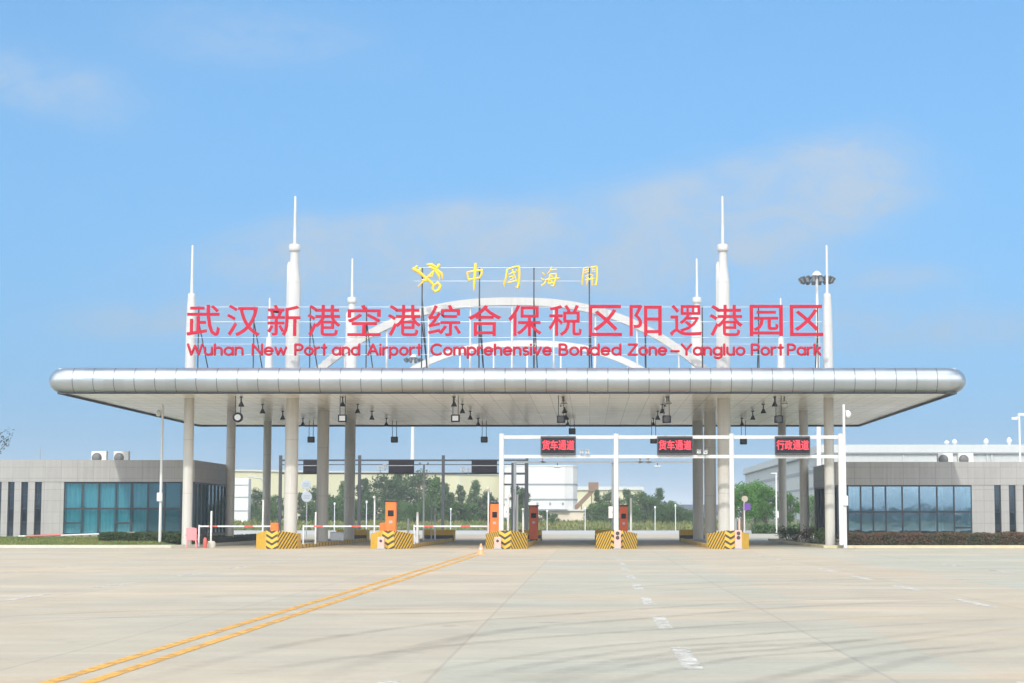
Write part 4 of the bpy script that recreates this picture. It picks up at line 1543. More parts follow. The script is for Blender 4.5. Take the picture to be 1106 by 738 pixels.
cam0 = None
for px, py, Y, lab in ((609, 435, 99.2, 'white dome camera over the lane before the middle gantry post'), (722, 435, 99.2, 'white dome camera over the lane past the middle gantry post'),
                       (847, 433, 99.2, 'white dome camera over the lane by the reflecting office')):
    p = at(px, py, Y)
    if cam0 is None:
        cam0 = thing('dome_camera', lab, 'camera', (p.x, Y, ZS), 0, 'dome cameras under the canopy')
        MB().lathe([(.03, -.28), (.03, 0)], (0, 0, 0), 8).build('stem', M['dark_steel'], cam0)
        MB().lathe([(.02, -.58), (.10, -.56), (.16, -.48), (.17, -.4), (.15, -.3), (.08, -.27)], (0, 0, 0), 14).build('dome', M['white'], cam0)
        MB().lathe([(.18, -.41), (.18, -.38)], (0, 0, 0), 14).build('ring', M['dark_steel'], cam0)
    else:
        dup(cam0, (p.x, Y, ZS), lab)

# ================================================================== TRAFFIC ISLANDS
IX = [-16.15, -10.25, -4.3, 1.38, 7.15]
IN_ = ['with the thick column beside the first two lanes', 'carrying the tallest bright orange cabinet', 'carrying bright and rusty orange cabinets', 'below the middle white gantry post', 'around the thick columns nearest the reflecting office']
YN = [94.6, 94.6, 94.4, 94.4, 94.5]
for i, x in enumerate(IX):
    y0, y1 = 97.2, 126.0
    w = 0.98 if i not in (0, 4) else 1.02
    t = thing('traffic_island', f'long low kerbed island {IN_[i]}', 'traffic island', (x, y0, 0), 0, 'traffic islands between the lanes')
    k = MB()
    for s in (-1, 1):
        xa, xb = (s * w, s * (w - .14)) if s < 0 else (s * (w - .14), s * w)
        L = y1 - y0
        k.box(xa, xb, 0, L, 0, .20)
    o = k.build('kerb', M['kerb_stripe'], t)
    lay = o.data.uv_layers.new(name='UVMap')
    for lp in o.data.loops:
        co = o.data.vertices[lp.vertex_index].co
        lay.data[lp.index].uv = (co.y + co.z * .3, co.z)
    MB().box(-w + .14, w - .14, 0.02, y1 - y0 - .02, 0, .16).build('paving', M['island'], t)

BN = ['striped yellow and black block in front of the thick column', 'striped yellow and black block in front of the tallest orange cabinet', 'striped yellow and black block at the foot of the first white gantry post', 'striped yellow and black block below the middle white gantry post', 'striped yellow and black block nearest the reflecting office, plain yellow on one face']
for i, x in enumerate(IX):
    o = thing('crash_block', BN[i], 'crash block', (x, YN[i], 0), 0, 'striped crash blocks at the island fronts')
    fw, ww, L, hc, hs = .29, 1.06, 1.5, .94, .76
    left = 'yellow' if i in (0, 1) else ('falling' if i == 2 else 'rising')
    right = 'rising' if i in (0, 1) else ('yellow' if i == 4 else 'falling')
    if i == 2:
        left = 'falling'
    P = [(-ww, 2.6), (-ww, L), (-fw, 0), (fw, 0), (ww, L), (ww, 2.6)]
    H = [hs, hs, hc, hc, hs, hs]

    def side(a, b, nm, m):
        q = MB()
        pa, pb = P[a], P[b]
        Ls = hypot(pb[0] - pa[0], pb[1] - pa[1])
        c0 = -fw if m == 'chevron' else 0
        q.face([(*pa, 0), (*pb, 0), (*pb, H[b]), (*pa, H[a])], [(c0, 0), (c0 + Ls, 0), (c0 + Ls, H[b]), (c0, H[a])])
        return q.build(nm, M[m], o)
    side(1, 2, 'side_face', left)
    side(2, 3, 'front_face', 'chevron')
    side(3, 4, 'side_face', right)
    b = MB()
    b.face([(*P[0], 0), (*P[1], 0), (*P[1], hs), (*P[0], hs)])
    b.face([(*P[4], 0), (*P[5], 0), (*P[5], hs), (*P[4], hs)])
    b.face([(*P[5], 0), (*P[0], 0), (*P[0], hs), (*P[5], hs)])
    b.face([(P[k][0], P[k][1], H[k]) for k in (0, 1, 2, 3, 4, 5)][::-1][::-1])
    b.build('body', M['yellow'], o)
RN = ['yellow rear block at the back end of the thick column island', 'yellow rear block at the back end of the tallest cabinet island', 'yellow rear block behind the rusty orange cabinet', 'yellow rear block at the back of the middle post island', 'yellow rear block at the back of the island by the reflecting office']
for i, x in enumerate(IX):
    o = thing('rear_block', RN[i], 'crash block', (x, 126.0, 0), 0, 'yellow rear blocks at the island backs')
    b = MB()
    b.prism([(-1.02, 0), (1.02, 0), (1.02, 1.9), (.4, 3.1), (-.4, 3.1), (-1.02, 1.9)], 0, .76)
    b.build('body', [M['yellow']], o)
    q = MB()
    q.box(-1.04, 1.04, -.03, -.005, .02, .40)
    q.build('dark_band', M['kerb_stripe'], o)

# small posts with round lenses in front of the blocks
for px, py, kind, lab in ((411.5, 592.5, 0, 'short pale pink bollard before the tallest orange cabinet block'), (537.5, 593, 0, 'short pale pink bollard at the foot of the first white gantry post'),
                          (667, 593.5, 1, 'short pale post with two dark round lenses before the middle striped block'), (797.5, 593, 1, 'short pale post with two dark round lenses before the block near the reflecting office')):
    Yp = 94.0
    x = xx(px, Yp, 590)
    o = thing('signal_bollard', lab, 'bollard', (x, Yp, 0), 0, 'short pale posts before the striped blocks')
    h = 0.95 if kind else .62
    MB().bbox(-.17, .17, -.12, .12, 0.05, h, .02).build('post', M['pinkpost'], o)
    MB().bbox(-.22, .22, -.17, .17, 0, .055, .01).build('base_plate', M['grey_steel'], o)
    if kind:
        for z in (.80, .58):
            l = MB().lathe([(.10, 0), (.085, .03)], (0, 0, 0), 14)
            l.v = [(q[0], -.121 - q[2], q[1] + z) for q in l.v]
            l.build('lens', M['darklens'], o)
    else:
        l = MB().lathe([(.075, 0), (.06, .02)], (0, 0, 0), 14)
        l.v = [(q[0], -.121 - q[2], q[1] + .42) for q in l.v]
        l.build('lens', M['darklens'], o)


# ================================================================== CABINETS, BOOMS, POSTS
def cabinet(label, px, ptop, Y, m, w=.5, z0=.16):
    x, zt = xx(px, Y, 560), zz(ptop, Y)
    o = thing('orange_cabinet', label, 'cabinet', (x, Y, z0), 0, 'tall orange lane cabinets')
    h = zt - z0
    MB().bbox(-w / 2, w / 2, -.25, .25, .08, h, .03).build('body', M[m], o)
    MB().box(-w / 2 + .04, w / 2 - .04, -.22, .22, 0, .08).build('plinth', M['dark_steel'], o)
    MB().bbox(-w / 2 - .05, w / 2 + .05, -.32, .29, h + .002, h + .07, .02).build('hood', M['dark_steel'], o)
    MB().box(-w * .28, w * .28, -.266, -.252, h * .66, h * .8).build('screen', M['black'], o)
    MB().box(-w * .15, w * .15, -.262, -.252, h * .5, h * .56).build('card_slot', M['grey_steel'], o)
    return o


cabinet('bright orange cabinet, tallest of all, behind a striped block', 422.5, 542, 98.3, 'orange', .56)
cabinet('bright orange cabinet half behind the first white gantry post', 534.5, 544, 98.0, 'orange', .46)
cabinet('weathered red orange cabinet farther back, beside the white silo view', 576.5, 547, 116.0, 'orange_dark', .55)
cabinet('weathered red orange cabinet beside the middle white gantry post', 673.5, 547, 106.0, 'orange_dark', .46)


def boom(label, x, Y, L, z=1.17, small=True):
    o = thing('boom_gate', label, 'boom gate', (x, Y, .16), 0, 'lowered red and white booms')
    MB().bbox(-.2, .2, -.16, .16, .0, 1.15, .03).build('housing', M['orange'], o)
    n = 8
    for k in range(n):
        a, b = -.2 - L * k / n, -.2 - L * (k + 1) / n
        MB().box(b, a, -.05, -.012, z - .235, z - .155).build('arm_band', M['white'] if k not in (2, 6) else M['redpaint'], o)
    MB().bbox(-L - .28, -L - .2, -.06, .0, -.12, z - .12, .01).build('rest_post', M['pale_steel'], o)
    return o


boom('lowered white boom reaching toward the pink chair from the first striped block', xx(295, 97.9, 568), 98.4, 3.75)
boom('lowered white boom between the thick column and the tallest orange cabinet', xx(413, 97.9, 568), 98.5, 4.0)
boom('lowered white boom with red bands before the first white gantry post', xx(531, 97.9, 570), 98.6, 3.9)

post0 = {}


def thin_post(label, px, ptop, Y, r_=.045, z0=0.16, m='white', kind='plain', name='thin_post', cat='post', group='thin posts on the islands'):
    x, zt = xx(px, Y, 560), zz(ptop, Y)
    o = thing(name, label, cat, (x, Y, z0), 0, group)
    h = zt - z0
    MB().lathe([(r_, 0), (r_, h - .02), (r_ * .5, h)], (0, 0, 0), 10).build('pole', M[m], o)
    MB().lathe([(r_ * 2.2, 0), (r_ * 2.2, .03)], (0, 0, 0), 12).build('base_plate', M['grey_steel'], o)
    if kind == 'camera':
        b = MB()
        b.bbox(-.06, .06, -.38, .02, h - .02, h + .10, .015)
        b.build('camera_head', M['white'], o)
    if kind == 'tee':
        MB().tube([(-.32, 0, h), (.32, 0, h)], .03, 6).build('crossbar', M[m], o)
        for s in (-.25, .25):
            MB().bbox(s - .05, s + .05, -.2, .05, h + .03, h + .13, .01).build('camera_head', M['white'], o)
    return o


thin_post('thin white post beside the striped block of the first island', 284, 540, 100.5, .05)
thin_post('thin white post just before the tallest orange cabinet', 404.5, 538, 99.5, .045, kind='camera')
thin_post('tall thin grey pole with crossbar and two cameras', 457.5, 502, 116, .055, kind='tee', m='pale_steel')
thin_post('short white post behind the tallest cabinet block, slightly stout', 451, 553, 104, .07)
thin_post('short white post near the rear end of the cabinet island', 441, 560, 110, .06)
thin_post('thin grey post over the rear block of the cabinet island', 470, 549, 122, .05, m='pale_steel')
thin_post('thin grey post beside the crossbar camera pole', 466, 538, 120, .045, m='grey_steel')
thin_post('thin white post close to the bright orange cabinet, outermost', 527.5, 528, 98.4, .045, kind='camera')
thin_post('thin white pole right after the first white gantry post', 548.8, 534, 101, .06)
thin_post('thin grey pole in the cluster, first of the close pair', 555, 528, 108, .05, m='pale_steel')
thin_post('thin white pole in the cluster, second of the close pair', 558.8, 534, 106, .055)
thin_post('white pole with a small camera head before the rusty cabinet', 565, 551, 100, .05, kind='camera')
thin_post('thin white pole beside the rusty cabinet near the middle post', 681.5, 538, 104, .06)
thin_post('short white post among three on the island near the reflecting office', 790.5, 562, 98.0, .05)
thin_post('short grey post among three on the island near the reflecting office', 794.5, 560, 99.0, .045, m='grey_steel')
thin_post('short pinkish post among three on the island near the reflecting office', 798.5, 560, 98.0, .05, m='pinkpost')
thin_post('short white post with concrete base beside the pink chair', 228.3, 552, 98.2, .05, z0=0.2, m='white')
cbx = xx(228.3, 98.2, 560)
tag(MB().lathe([(.25, 0), (.25, .28), (.17, .36), (.1, .37)], (cbx, 98.2, 0), 14).build('concrete_base', M['kerb']), 'round concrete footing under the short post by the pink chair', 'footing')
thin_post('short white post at the kerb of the thick column island', 341, 553, 100.5, .05)

# white boxes on the gantry posts and low boxes on the islands
for px, py, Y, w, h, lab in ((545.6, 553, 97.2, .28, .62, 'small white control box fixed beside the first gantry post'), (659.7, 553.5, 97.2, .24, .62, 'small white control box fixed beside the middle gantry post')):
    p = at(px, py, Y)
    o = thing('control_box', lab, 'control box', (p.x, Y, p.z), 0, 'control boxes on the gantry posts')
    MB().bbox(-w / 2, w / 2, -.12, .12, -h / 2, h / 2, .02).build('case', M['white'], o)
    MB().box(-w * .32, w * .32, -.13, -.122, -h * .3, h * .35).build('door', M['pale_steel'], o)
    MB().box(w * .2, w * .32, -.14, -.131, -.04, .04).build('handle', M['dark_steel'], o)
for px, py, Y, w, h, lab in ((364.5, 576, 113, .82, .52, 'low white box standing on the thick column island'), (447.5, 578, 104.5, .55, .42, 'low white box standing behind the tallest cabinet block')):
    x = xx(px, Y, py)
    o = thing('low_box', lab, 'utility box', (x, Y, .16), 0)
    MB().bbox(-w / 2, w / 2, -.2, .2, .05, h, .02).build('case', M['pale_steel'], o)
    MB().bbox(-w / 2 - .03, w / 2 + .03, -.23, .23, h + .002, h + .05, .01).build('lid', M['white'], o)
    MB().box(-w / 2 + .05, w / 2 - .05, -.15, .15, 0, .05).build('plinth', M['grey_steel'], o)

# ================================================================== WHITE GANTRY WITH LED SIGNS
GY = 97.0
gan = thing('white_gantry', 'white steel lane gantry with four posts and twin beams', 'gantry', (0, GY, 0))
GP = [541.5, 665.5, 790.5, 908.5]
zt = zz(469, GY)
for i, px in enumerate(GP):
    x = xx(px, GY, 540)
    p = MB()
    p.lathe([(.13, .16), (.13, zt), (.12, zt + .015)], (x, GY, 0), 16)
    po = p.build('post', M['white'], gan)
    po.location = (0, -GY, 0)
    q = MB().lathe([(.24, .15), (.24, .19)], (x, GY, 0), 16).build('base_plate', M['grey_steel'], gan)
    q.location = (0, -GY, 0)
for py in (472.3, 493.3):
    z = zz(py, GY)
    for a in range(3):
        xa, xb = xx(GP[a], GY) + .125, xx(GP[a + 1], GY) - .125
        o = MB().box(xa, xb, GY - .07, GY + .07, z - .085, z + .085).build('beam', M['white'], gan)
        o.location = (0, -GY, 0)
LT = ['货车通道', '货车通道', '行政通道']
LL = ['red lit lane sign between the first and middle gantry posts', 'red lit lane sign just right of the middle gantry post', 'red lit lane sign nearest the reflecting office']
for i, (pa, pb) in enumerate(((584, 622), (709.5, 748), (836.5, 874.5))):
    xa, xb = xx(pa, GY, 481), xx(pb, GY, 481)
    z0, z1 = zz(491.5, GY), zz(471.5, GY)
    yb = GY - .12
    o = thing('led_sign', LL[i], 'lane sign', ((xa + xb) / 2, yb, (z0 + z1) / 2), 0, 'red lane signs on the white gantry')
    w, h = (xb - xa) / 2, (z1 - z0) / 2
    MB().bbox(-w, w, -.16, .035, -h, h, .02).build('housing', M['dark_steel'], o)
    MB().box(-w + .06, w - .06, -.168, -.162, -h + .09, h - .09).build('screen', M['black'], o)
    for k, ch in enumerate(LT[i]):
        text_mesh('character', ch, .42, M['led'], o, (-w + .28 + (2 * w - .56) * k / 3.0, -.178, .02), .004, .004, fit_w=.40, fit_h=.50)
    for s in (-.5, .5):
        MB().box(s - .03, s + .03, -.01, .115, h + .001, h + .05).build('bracket', M['grey_steel'], o)
cc0 = None


def cctv(label, px, py, Y, s=1.0):
    global cc0
    p = at(px, py, Y)
    if cc0 is None:
        cc0 = thing('lane_camera', label, 'camera', p, 0, 'cameras on the lane gantries')
        MB().bbox(-.09, .09, -.30, .12, -.08, .08, .02).build('housing', M['pale_steel'], cc0)
        MB().box(-.11, .11, -.36, .14, .085, .10).build('hood', M['white'], cc0)
        MB().lathe([(.05, 0), (.05, .02)], (0, -.31, 0), 10).build('lens', M['darklens'], cc0)
        MB().box(-.02, .02, -.06, -.02, -.22, -.08).build('bracket', M['grey_steel'], cc0)
        return cc0
    return dup(cc0, p, label, None, (s, s, s))


cctv('grey camera on the lower gantry beam beside the first red sign', 628, 488.5, GY - .0, 1.0)
cctv('second grey camera past the first red sign on the gantry beam', 634.5, 488.5, GY - .0, 1.15)
cctv('pale camera on the gantry beam beside the second red sign', 754.5, 488.5, GY, 1.15)
cctv('white camera on the gantry beam farther from the second red sign', 761.5, 489, GY, 1.2)

# ================================================================== DARK REAR GANTRY
DY = 150.0
dg_ = thing('dark_gantry', 'dark grey steel gantry across the exit lanes at the rear', 'gantry', (0, DY, 0))
DP = [302.5, 388, 478.5, 569]
dz = zz(496, DY)
for px in DP:
    x = xx(px, DY, 540)
    o = MB().box(x - .12, x + .12, DY - .12, DY + .12, 0, dz + .3).build('post', M['dark_steel'], dg_)
    o.location = (0, -DY, 0)
for py, hh in ((497.3, .07), (502, .035), (511.5, .07)):
    z = zz(py, DY)
    for a in range(3):
        o = MB().box(xx(DP[a], DY) + .121, xx(DP[a + 1], DY) - .121, DY - .06, DY + .06, z - hh, z + hh).build('beam', M['dark_steel'], dg_)
        o.location = (0, -DY, 0)
BL = ['unlit black lane sign behind the thick columns', 'unlit black lane sign beside the thick white floodlight pole', 'unlit black lane sign nearest the first white gantry post']
for i, (pa, pb) in enumerate(((328, 354), (420, 447.5), (509.5, 537))):
    xa, xb = xx(pa, DY, 504), xx(pb, DY, 504)
    z0, z1 = zz(511, DY), zz(497, DY)
    o = thing('unlit_lane_sign', BL[i], 'lane sign', ((xa + xb) / 2, DY - .1, (z0 + z1) / 2), 0, 'unlit black lane signs on the dark gantry')
    w, h = (xb - xa) / 2, (z1 - z0) / 2
    MB().bbox(-w, w, -.2, .03, -h, h, .03).build('housing', M['black'], o)
    MB().box(-w + .08, w - .08, -.212, -.203, -h + .08, h - .08).build('screen', M['screen'], o)
    MB().box(-w + .02, w - .02, -.225, -.213, .04, .09).build('divider_bar', M['grey_steel'], o)
cctv('pale camera on the dark gantry beside the black sign by the floodlight pole', 411, 506, DY, 1.6)
cctv('second pale camera on the dark gantry by the floodlight pole sign', 416, 504, DY, 1.5)
cctv('pale camera on the dark gantry before its last black sign', 500, 507, DY, 1.6)
cctv('second pale camera on the dark gantry before its last black sign', 506, 508, DY, 1.5)
# slim grey beam carrying floodlights over the entry lanes
SB = 140.0
sb = thing('slim_gantry', 'slim grey overhead beam behind the open lanes', 'gantry', (0, SB, 0))
z = zz(499.3, SB)
o = MB().box(xx(556, SB), xx(765, SB), SB - .05, SB + .05, z - .07, z + .07).build('beam', M['grey_steel'], sb)
o.location = (0, -SB, 0)
for px in (556, 662, 763):
    x = xx(px, SB, 540)
    o = MB().box(x - .1, x + .1, SB + .052, SB + .25, 0, z + .1).build('post', M['grey_steel'], sb)
    o.location = (0, -SB, 0)
for px, lab in ((602, 'pale flat floodlight hung under the slim beam before the silo block'), (710, 'pale flat floodlight hung under the slim beam past the middle post')):
    x = xx(px, SB, 500)
    o = thing('flood_light', lab, 'flood light', (x, SB, z), 0, 'flood lights under the slim beam')
    MB().bbox(-.26, .26, -.18, .18, -.42, -.26, .03).build('housing', M['pale_steel'], o)
    MB().box(-.21, .21, -.12, .12, -.432, -.423).build('lens', M['lens'], o)
    MB().box(-.03, .03, -.03, .03, -.26, -.071).build('bracket', M['dark_steel'], o)
cctv('dark small camera under the slim beam left of the first floodlight', 586, 496.5, SB, 1.4)
cctv('small camera under the slim beam past the middle gantry post', 691, 497, SB, 1.4)
cctv('small camera under the slim beam beside the second floodlight', 700, 497, SB, 1.4)
# portal frame of grey posts behind the first post
pf = thing('scan_portal', 'tall grey steel portal frame before the white silo block', 'portal frame', (0, 146, 0))
for px in (554, 568.5):
    x = xx(px, 146, 540)
    o = MB().box(x - .13, x + .13, 145.87, 146.13, 0, zz(498 if px > 560 else 500, 146)).build('post', M['dark_steel'], pf)
    o.location = (0, -146, 0)
for py in (512, 523.5):
    z = zz(py, 146)
    o = MB().box(xx(543, 146), xx(568.5, 146) - .131, 145.9, 145.99 - .13 + .0, z - .07, z + .07).build('crossbar', M['dark_steel'], pf)
    o.location = (0, -146, 0)

# ================================================================== POLE CAMERAS
def camera_pole(label, px, pbase_Y, ptop, side, pbox, box_dx):
    Y = pbase_Y
    x = xx(px, Y, 520)
    zt_ = zz(ptop, Y)
    o = thing('camera_pole', label, 'camera pole', (x, Y, 0.1), 0, 'white poles with a camera')
    h = zt_ - .1
    MB().lathe([(.085, 0), (.075, h * .5), (.06, h)], (0, 0, 0), 14).build('pole', M['white'], o)
    MB().lathe([(.16, 0), (.16, .04)], (0, 0, 0), 14).build('base_plate', M['grey_steel'], o)
    zc_ = h - .35
    MB().tube([(0, 0, zc_), (side * .22, -.02, zc_ + .05)], .025, 6).build('bracket', M['white'], o)
    c = MB().lathe([(.02, -.36), (.09, -.33), (.13, -.24), (.13, -.12), (.10, -.05), (.04, 0)], (side * .22, -.02, zc_ + .04), 14)
    c.build('dome_camera', M['white'], o)
    zb_ = zz(pbox, Y) - .1
    MB().bbox(box_dx - .15, box_dx + .15, -.22, -.09, zb_ - .24, zb_ + .24, .02).build('control_box', M['white'], o)
    return o


camera_pole('white camera pole standing in the hedge before the curtained office', 174, 101.0, 437, -1, 537, -.02)
camera_pole('white camera pole standing before the reflecting office corner', 912.3, 90.5, 437, 1, 541, -.02)

# ================================================================== OFFICES
BY, BD = 105.5, 10.2


def office(name, label, xc, sgn, glaz_px, slot_px, top_py, glass_top, glass_bot, mull_px, transom, glass, x_far, curtains, slot_top, slot_bot, sash):
    """xc: inner corner by the canopy; sgn -1 = building runs toward -X"""
    o = thing(name, label, 'office building', (xc, BY, 0))
    off = Vector((-xc, -BY, 0))

    def part(mb, nm, m, parent=None):
        q = mb.build(nm, m, parent or o)
        if parent is None:
            q.location = off
        return q
    zt, zg, zb = zz(top_py, BY), zz(glass_top, BY), zz(glass_bot, BY)
    gx = xx(glaz_px, BY, 550)                       # outer end of the glazing
    lo = lambda a, b: (min(a, b), max(a, b))
    slots = [lo(xx(a, BY, 550), xx(b, BY, 550)) for a, b in slot_px]
    if sgn < 0:
        # repeat the slot rhythm to the building's outer end, out of frame
        pass
    zs1, zs0 = zz(slot_top, BY), zz(slot_bot, BY)
    wl = MB()
    T = .30
    # plinth, fascia band and the wall beside the glazing with its slots
    a, b = lo(gx, x_far)
    edges = sorted([a] + [v for s in slots for v in s] + [b])
    for i in range(0, len(edges) - 1, 2):
        wl.box(edges[i], edges[i + 1], BY, BY + T, zs0, zs1)
    wl.box(a, b, BY, BY + T, 0, zs0)
    wl.box(a, b, BY, BY + T, zs1, zg)
    a2, b2 = lo(xc, gx)
    wl.box(a2, b2, BY, BY + T, 0, zb)
    # inner side wall plinth, rear and outer walls
    si0, si1 = lo(xc, xc + sgn * T)
    wl.box(si0, si1, BY + T, BY + BD, 0, zb)
    ra, rb = lo(xc, x_far)
    wl.box(ra, rb, BY + BD - .02, BY + BD + T - .02, 0, zg)
    oa, ob = lo(x_far, x_far - sgn * T)
    wl.box(oa, ob, BY + T, BY + BD - .02, 0, zg)
    part(wl, 'wall', M['wall'])
    fb = MB()
    fa, fbx = lo(xc - sgn * .03, x_far)
    fb.box(fa, fbx, BY - .03, BY + .32, zg, zt)
    f2a, f2b = lo(xc - sgn * .03, xc + sgn * .3)
    fb.box(f2a, f2b, BY + .32, BY + BD, zg, zt)
    fb.box(fa, fbx, BY + BD, BY + BD + .3, zg, zt)
    part(fb, 'parapet_band', M['fascia_band'])
    rf = MB()
    rf.box(ra + .01, rb - .01, BY + .33, BY + BD - .01, zt - .5, zt - .35)
    part(rf, 'roof', M['roof'])
    fl = MB()
    fl.box(ra + .31, rb - .31, BY + .31, BY + BD - .04, .05, zb - .01)
    part(fl, 'floor', M['inside'])
    bk = MB()
    bk.box(ra + .31, rb - .31, BY + 5.0, BY + 5.1, zb, zg - .01)
    part(bk, 'partition', M['inside'])
    # glazing on the front
    xs = [xx(p, BY, 550) for p in mull_px]
    zt_ = zz(transom, BY)
    fr_ = part(MB().box(min(xs) - .07, max(xs) + .07, BY + .06, BY + .16, zg - .09, zg - .001).box(min(xs) - .07, max(xs) + .07, BY + .06, BY + .16, zb + .001, zb + .07), 'window_frame', M['frame'])
    mm = MB()
    for x in xs:
        mm.box(x - .04, x + .04, BY + .055, BY + .165, zb + .071, zg - .091)
    mm.build('mullions', M['frame'], fr_)
    tt = MB()
    for x0, x1 in zip(xs[:-1], xs[1:]):
        tt.box(min(x0, x1) + .041, max(x0, x1) - .041, BY + .07, BY + .15, zt_ - .05, zt_ + .05)
    for k, py in sash:
        x0, x1 = lo(xs[k], xs[k + 1])
        z = zz(py, BY)
        tt.box(x0 + .041, x1 - .041, BY + .065, BY + .15, z - .05, z + .05)
    tt.build('transoms', M['frame'], fr_)
    for x0, x1 in zip(xs[:-1], xs[1:]):
        p0, p1 = lo(x0, x1)
        g = MB()
        t = random.Random(int(p0 * 100)).uniform(-.012, .012)
        g.face([(p0 + .03, BY + .11 + t, zb + .06), (p1 - .03, BY + .11 - t, zb + .06), (p1 - .03, BY + .11 - t, zg - .08), (p0 + .03, BY + .11 + t, zg - .08)])
        g.build('pane', glass, fr_)
    # glazing on the inner side
    ys = [BY + .3 + (BD - .6) * k / 9 for k in range(10)]
    fs = part(MB().box(si0 + .08, si1 - .1, BY + .17, BY + BD - .03, zg - .09, zg - .001).box(si0 + .08, si1 - .1, BY + .17, BY + BD - .03, zb + .001, zb + .07), 'side_window_frame', M['frame'])
    ms = MB()
    for y in ys:
        ms.box(si0 + .07, si1 - .09, y - .04, y + .04, zb + .071, zg - .091)
    ms.build('mullions', M['frame'], fs)
    xm = (si0 + si1) / 2
    for y0, y1 in zip(ys[:-1], ys[1:]):
        g = MB()
        g.face([(xm, y0 + .03, zb + .06), (xm, y1 - .03, zb + .06), (xm, y1 - .03, zg - .08), (xm, y0 + .03, zg - .08)])
        g.build('pane', glass, fs)
    # slot windows
    for (s0, s1) in slots:
        w = MB()
        for q in (s0, s1 - .05):
            w.box(q, q + .05, BY + .12, BY + .2, zs0, zs1)
        for k in range(5):
            z = zs0 + (zs1 - zs0 - .05) * k / 4
            w.box(s0 + .051, s1 - .051, BY + .12, BY + .2, z, z + .05)
        wf = part(w, 'slot_window', M['frame'])
        g = MB()
        g.face([(s0 + .04, BY + .16, zs0 + .04), (s1 - .04, BY + .16, zs0 + .04), (s1 - .04, BY + .16, zs1 - .04), (s0 + .04, BY + .16, zs1 - .04)])
        g.build('pane', M['glass_dark'], wf)
    if curtains:
        for x0, x1, y_, gap in curtains:
            c = MB()
            n = int((x1 - x0) / .045)
            rr = random.Random(int(x0 * 10))
            ph = rr.uniform(0, 6)
            rows = [[], []]
            for i in range(n + 1):
                x = x0 + (x1 - x0) * i / n
                yy = y_ + .05 * sin(x * 26 + ph + 1.6 * sin(x * 5)) + .02 * sin(x * 61)
                rows[0].append((x, yy, zb + .08))
                rows[1].append((x, yy, zg - .1))
            c.grid(rows)
            part(c, 'curtain', M['curtain'])
    return o, zt


cx0 = -22.5
mullW = [68.5, 88, 105.7, 124.3, 141.5, 159, 177.5, 195, 209]
xw = [xx(p, BY, 550) for p in mullW]
cur = []
for k in range(8):
    if k in (5, 6):
        continue
    cur.append((xw[k] + .08, xw[k + 1] - .04 - (0.12 if k in (0, 3) else 0), BY + .42, 0))
ow, zw = office('curtained_office', 'low pale stone office with teal curtained glazing on the grass bed', cx0, -1, 68.5, [(-20, -13), (-6, 1), (8, 15), (22.3, 29.5), (37, 44.5)], 497, 520.5, 577.5, mullW, 549.5, M['glass_teal'], -44.0, cur, 519, 579.5, [(0, 565), (3, 565)])
xe = xx(903.5, BY, 550)
mullE = [905.2, 916, 930, 943.5, 957, 975, 993.5, 1012.5, 1030.8, 1050]
oe, ze = office('reflecting_office', 'low pale stone office with blue mirror glazing behind the reddish hedge', xe, 1, 1050, [(1074.2, 1081.5), (1090, 1097.3), (1105.2, 1112.5), (1120, 1127.5)], 499, 524, 582, mullE, 553, M['glass_blue'], 37.0, [(xx(917, BY), xx(930, BY), BY + .6, 0), (xx(1012, BY), xx(1021, BY), BY + .7, 0), (xx(1041, BY), xx(1050, BY), BY + .7, 0)], 523.5, 583, [(8, 570)])
ac0 = None
for px, Yb, zroof, lab in ((107.5, 108, zw - .35, 'white air conditioner on the curtained office roof, farther from the canopy'), (131.5, 108, zw - .35, 'white air conditioner on the curtained office roof, nearer the canopy'),
                           (1020.5, 108, ze - .35, 'weathered air conditioner on the reflecting office roof, nearer the canopy'), (1042.5, 108, ze - .35, 'weathered air conditioner on the reflecting office roof, farther from the canopy')):
    x = xx(px, Yb, 495)
    if ac0 is None:
        ac0 = thing('air_conditioner', lab, 'air conditioner', (x, Yb, zroof), 0, 'air conditioners on the office roofs')
        MB().bbox(-.44, .44, -.17, .17, .14, .93, .02).build('case', M['ac'], ac0)
        f = MB().lathe([(.29, 0), (.29, .012), (.05, .02)], (0, 0, 0), 22)
        f.v = [(q[0] - .12, -.172 - q[2], q[1] + .55) for q in f.v]
        f.build('fan_grille', M['acfan'], ac0)
        for s in (-.3, .3):
            MB().box(s - .03, s + .03, -.2, .2, 0, .14).build('foot', M['grey_steel'], ac0)
    else:
        dup(ac0, (x, Yb, zroof), lab)
an = thing('roof_antenna', 'thin whip antenna on the curtained office roof', 'antenna', (xx(43.5, 109, 490), 109, zw - .35))
MB().lathe([(.025, 0), (.02, .9), (.012, zz(483, 109) - zw + .35)], (0, 0, 0), 8).build('rod', M['grey_steel'], an)
MB().box(-.1, .1, -.1, .1, 0, .05).build('base_plate', M['grey_steel'], an)
an2 = thing('roof_pipe', 'short dark vent pipe between the roof air conditioners', 'vent pipe', (xx(115, 109, 490), 109, zw - .35))
MB().lathe([(.06, 0), (.06, .85), (.09, .86), (.09, .95), (.03, 1.0)], (0, 0, 0), 10).build('pipe', M['grey_steel'], an2)

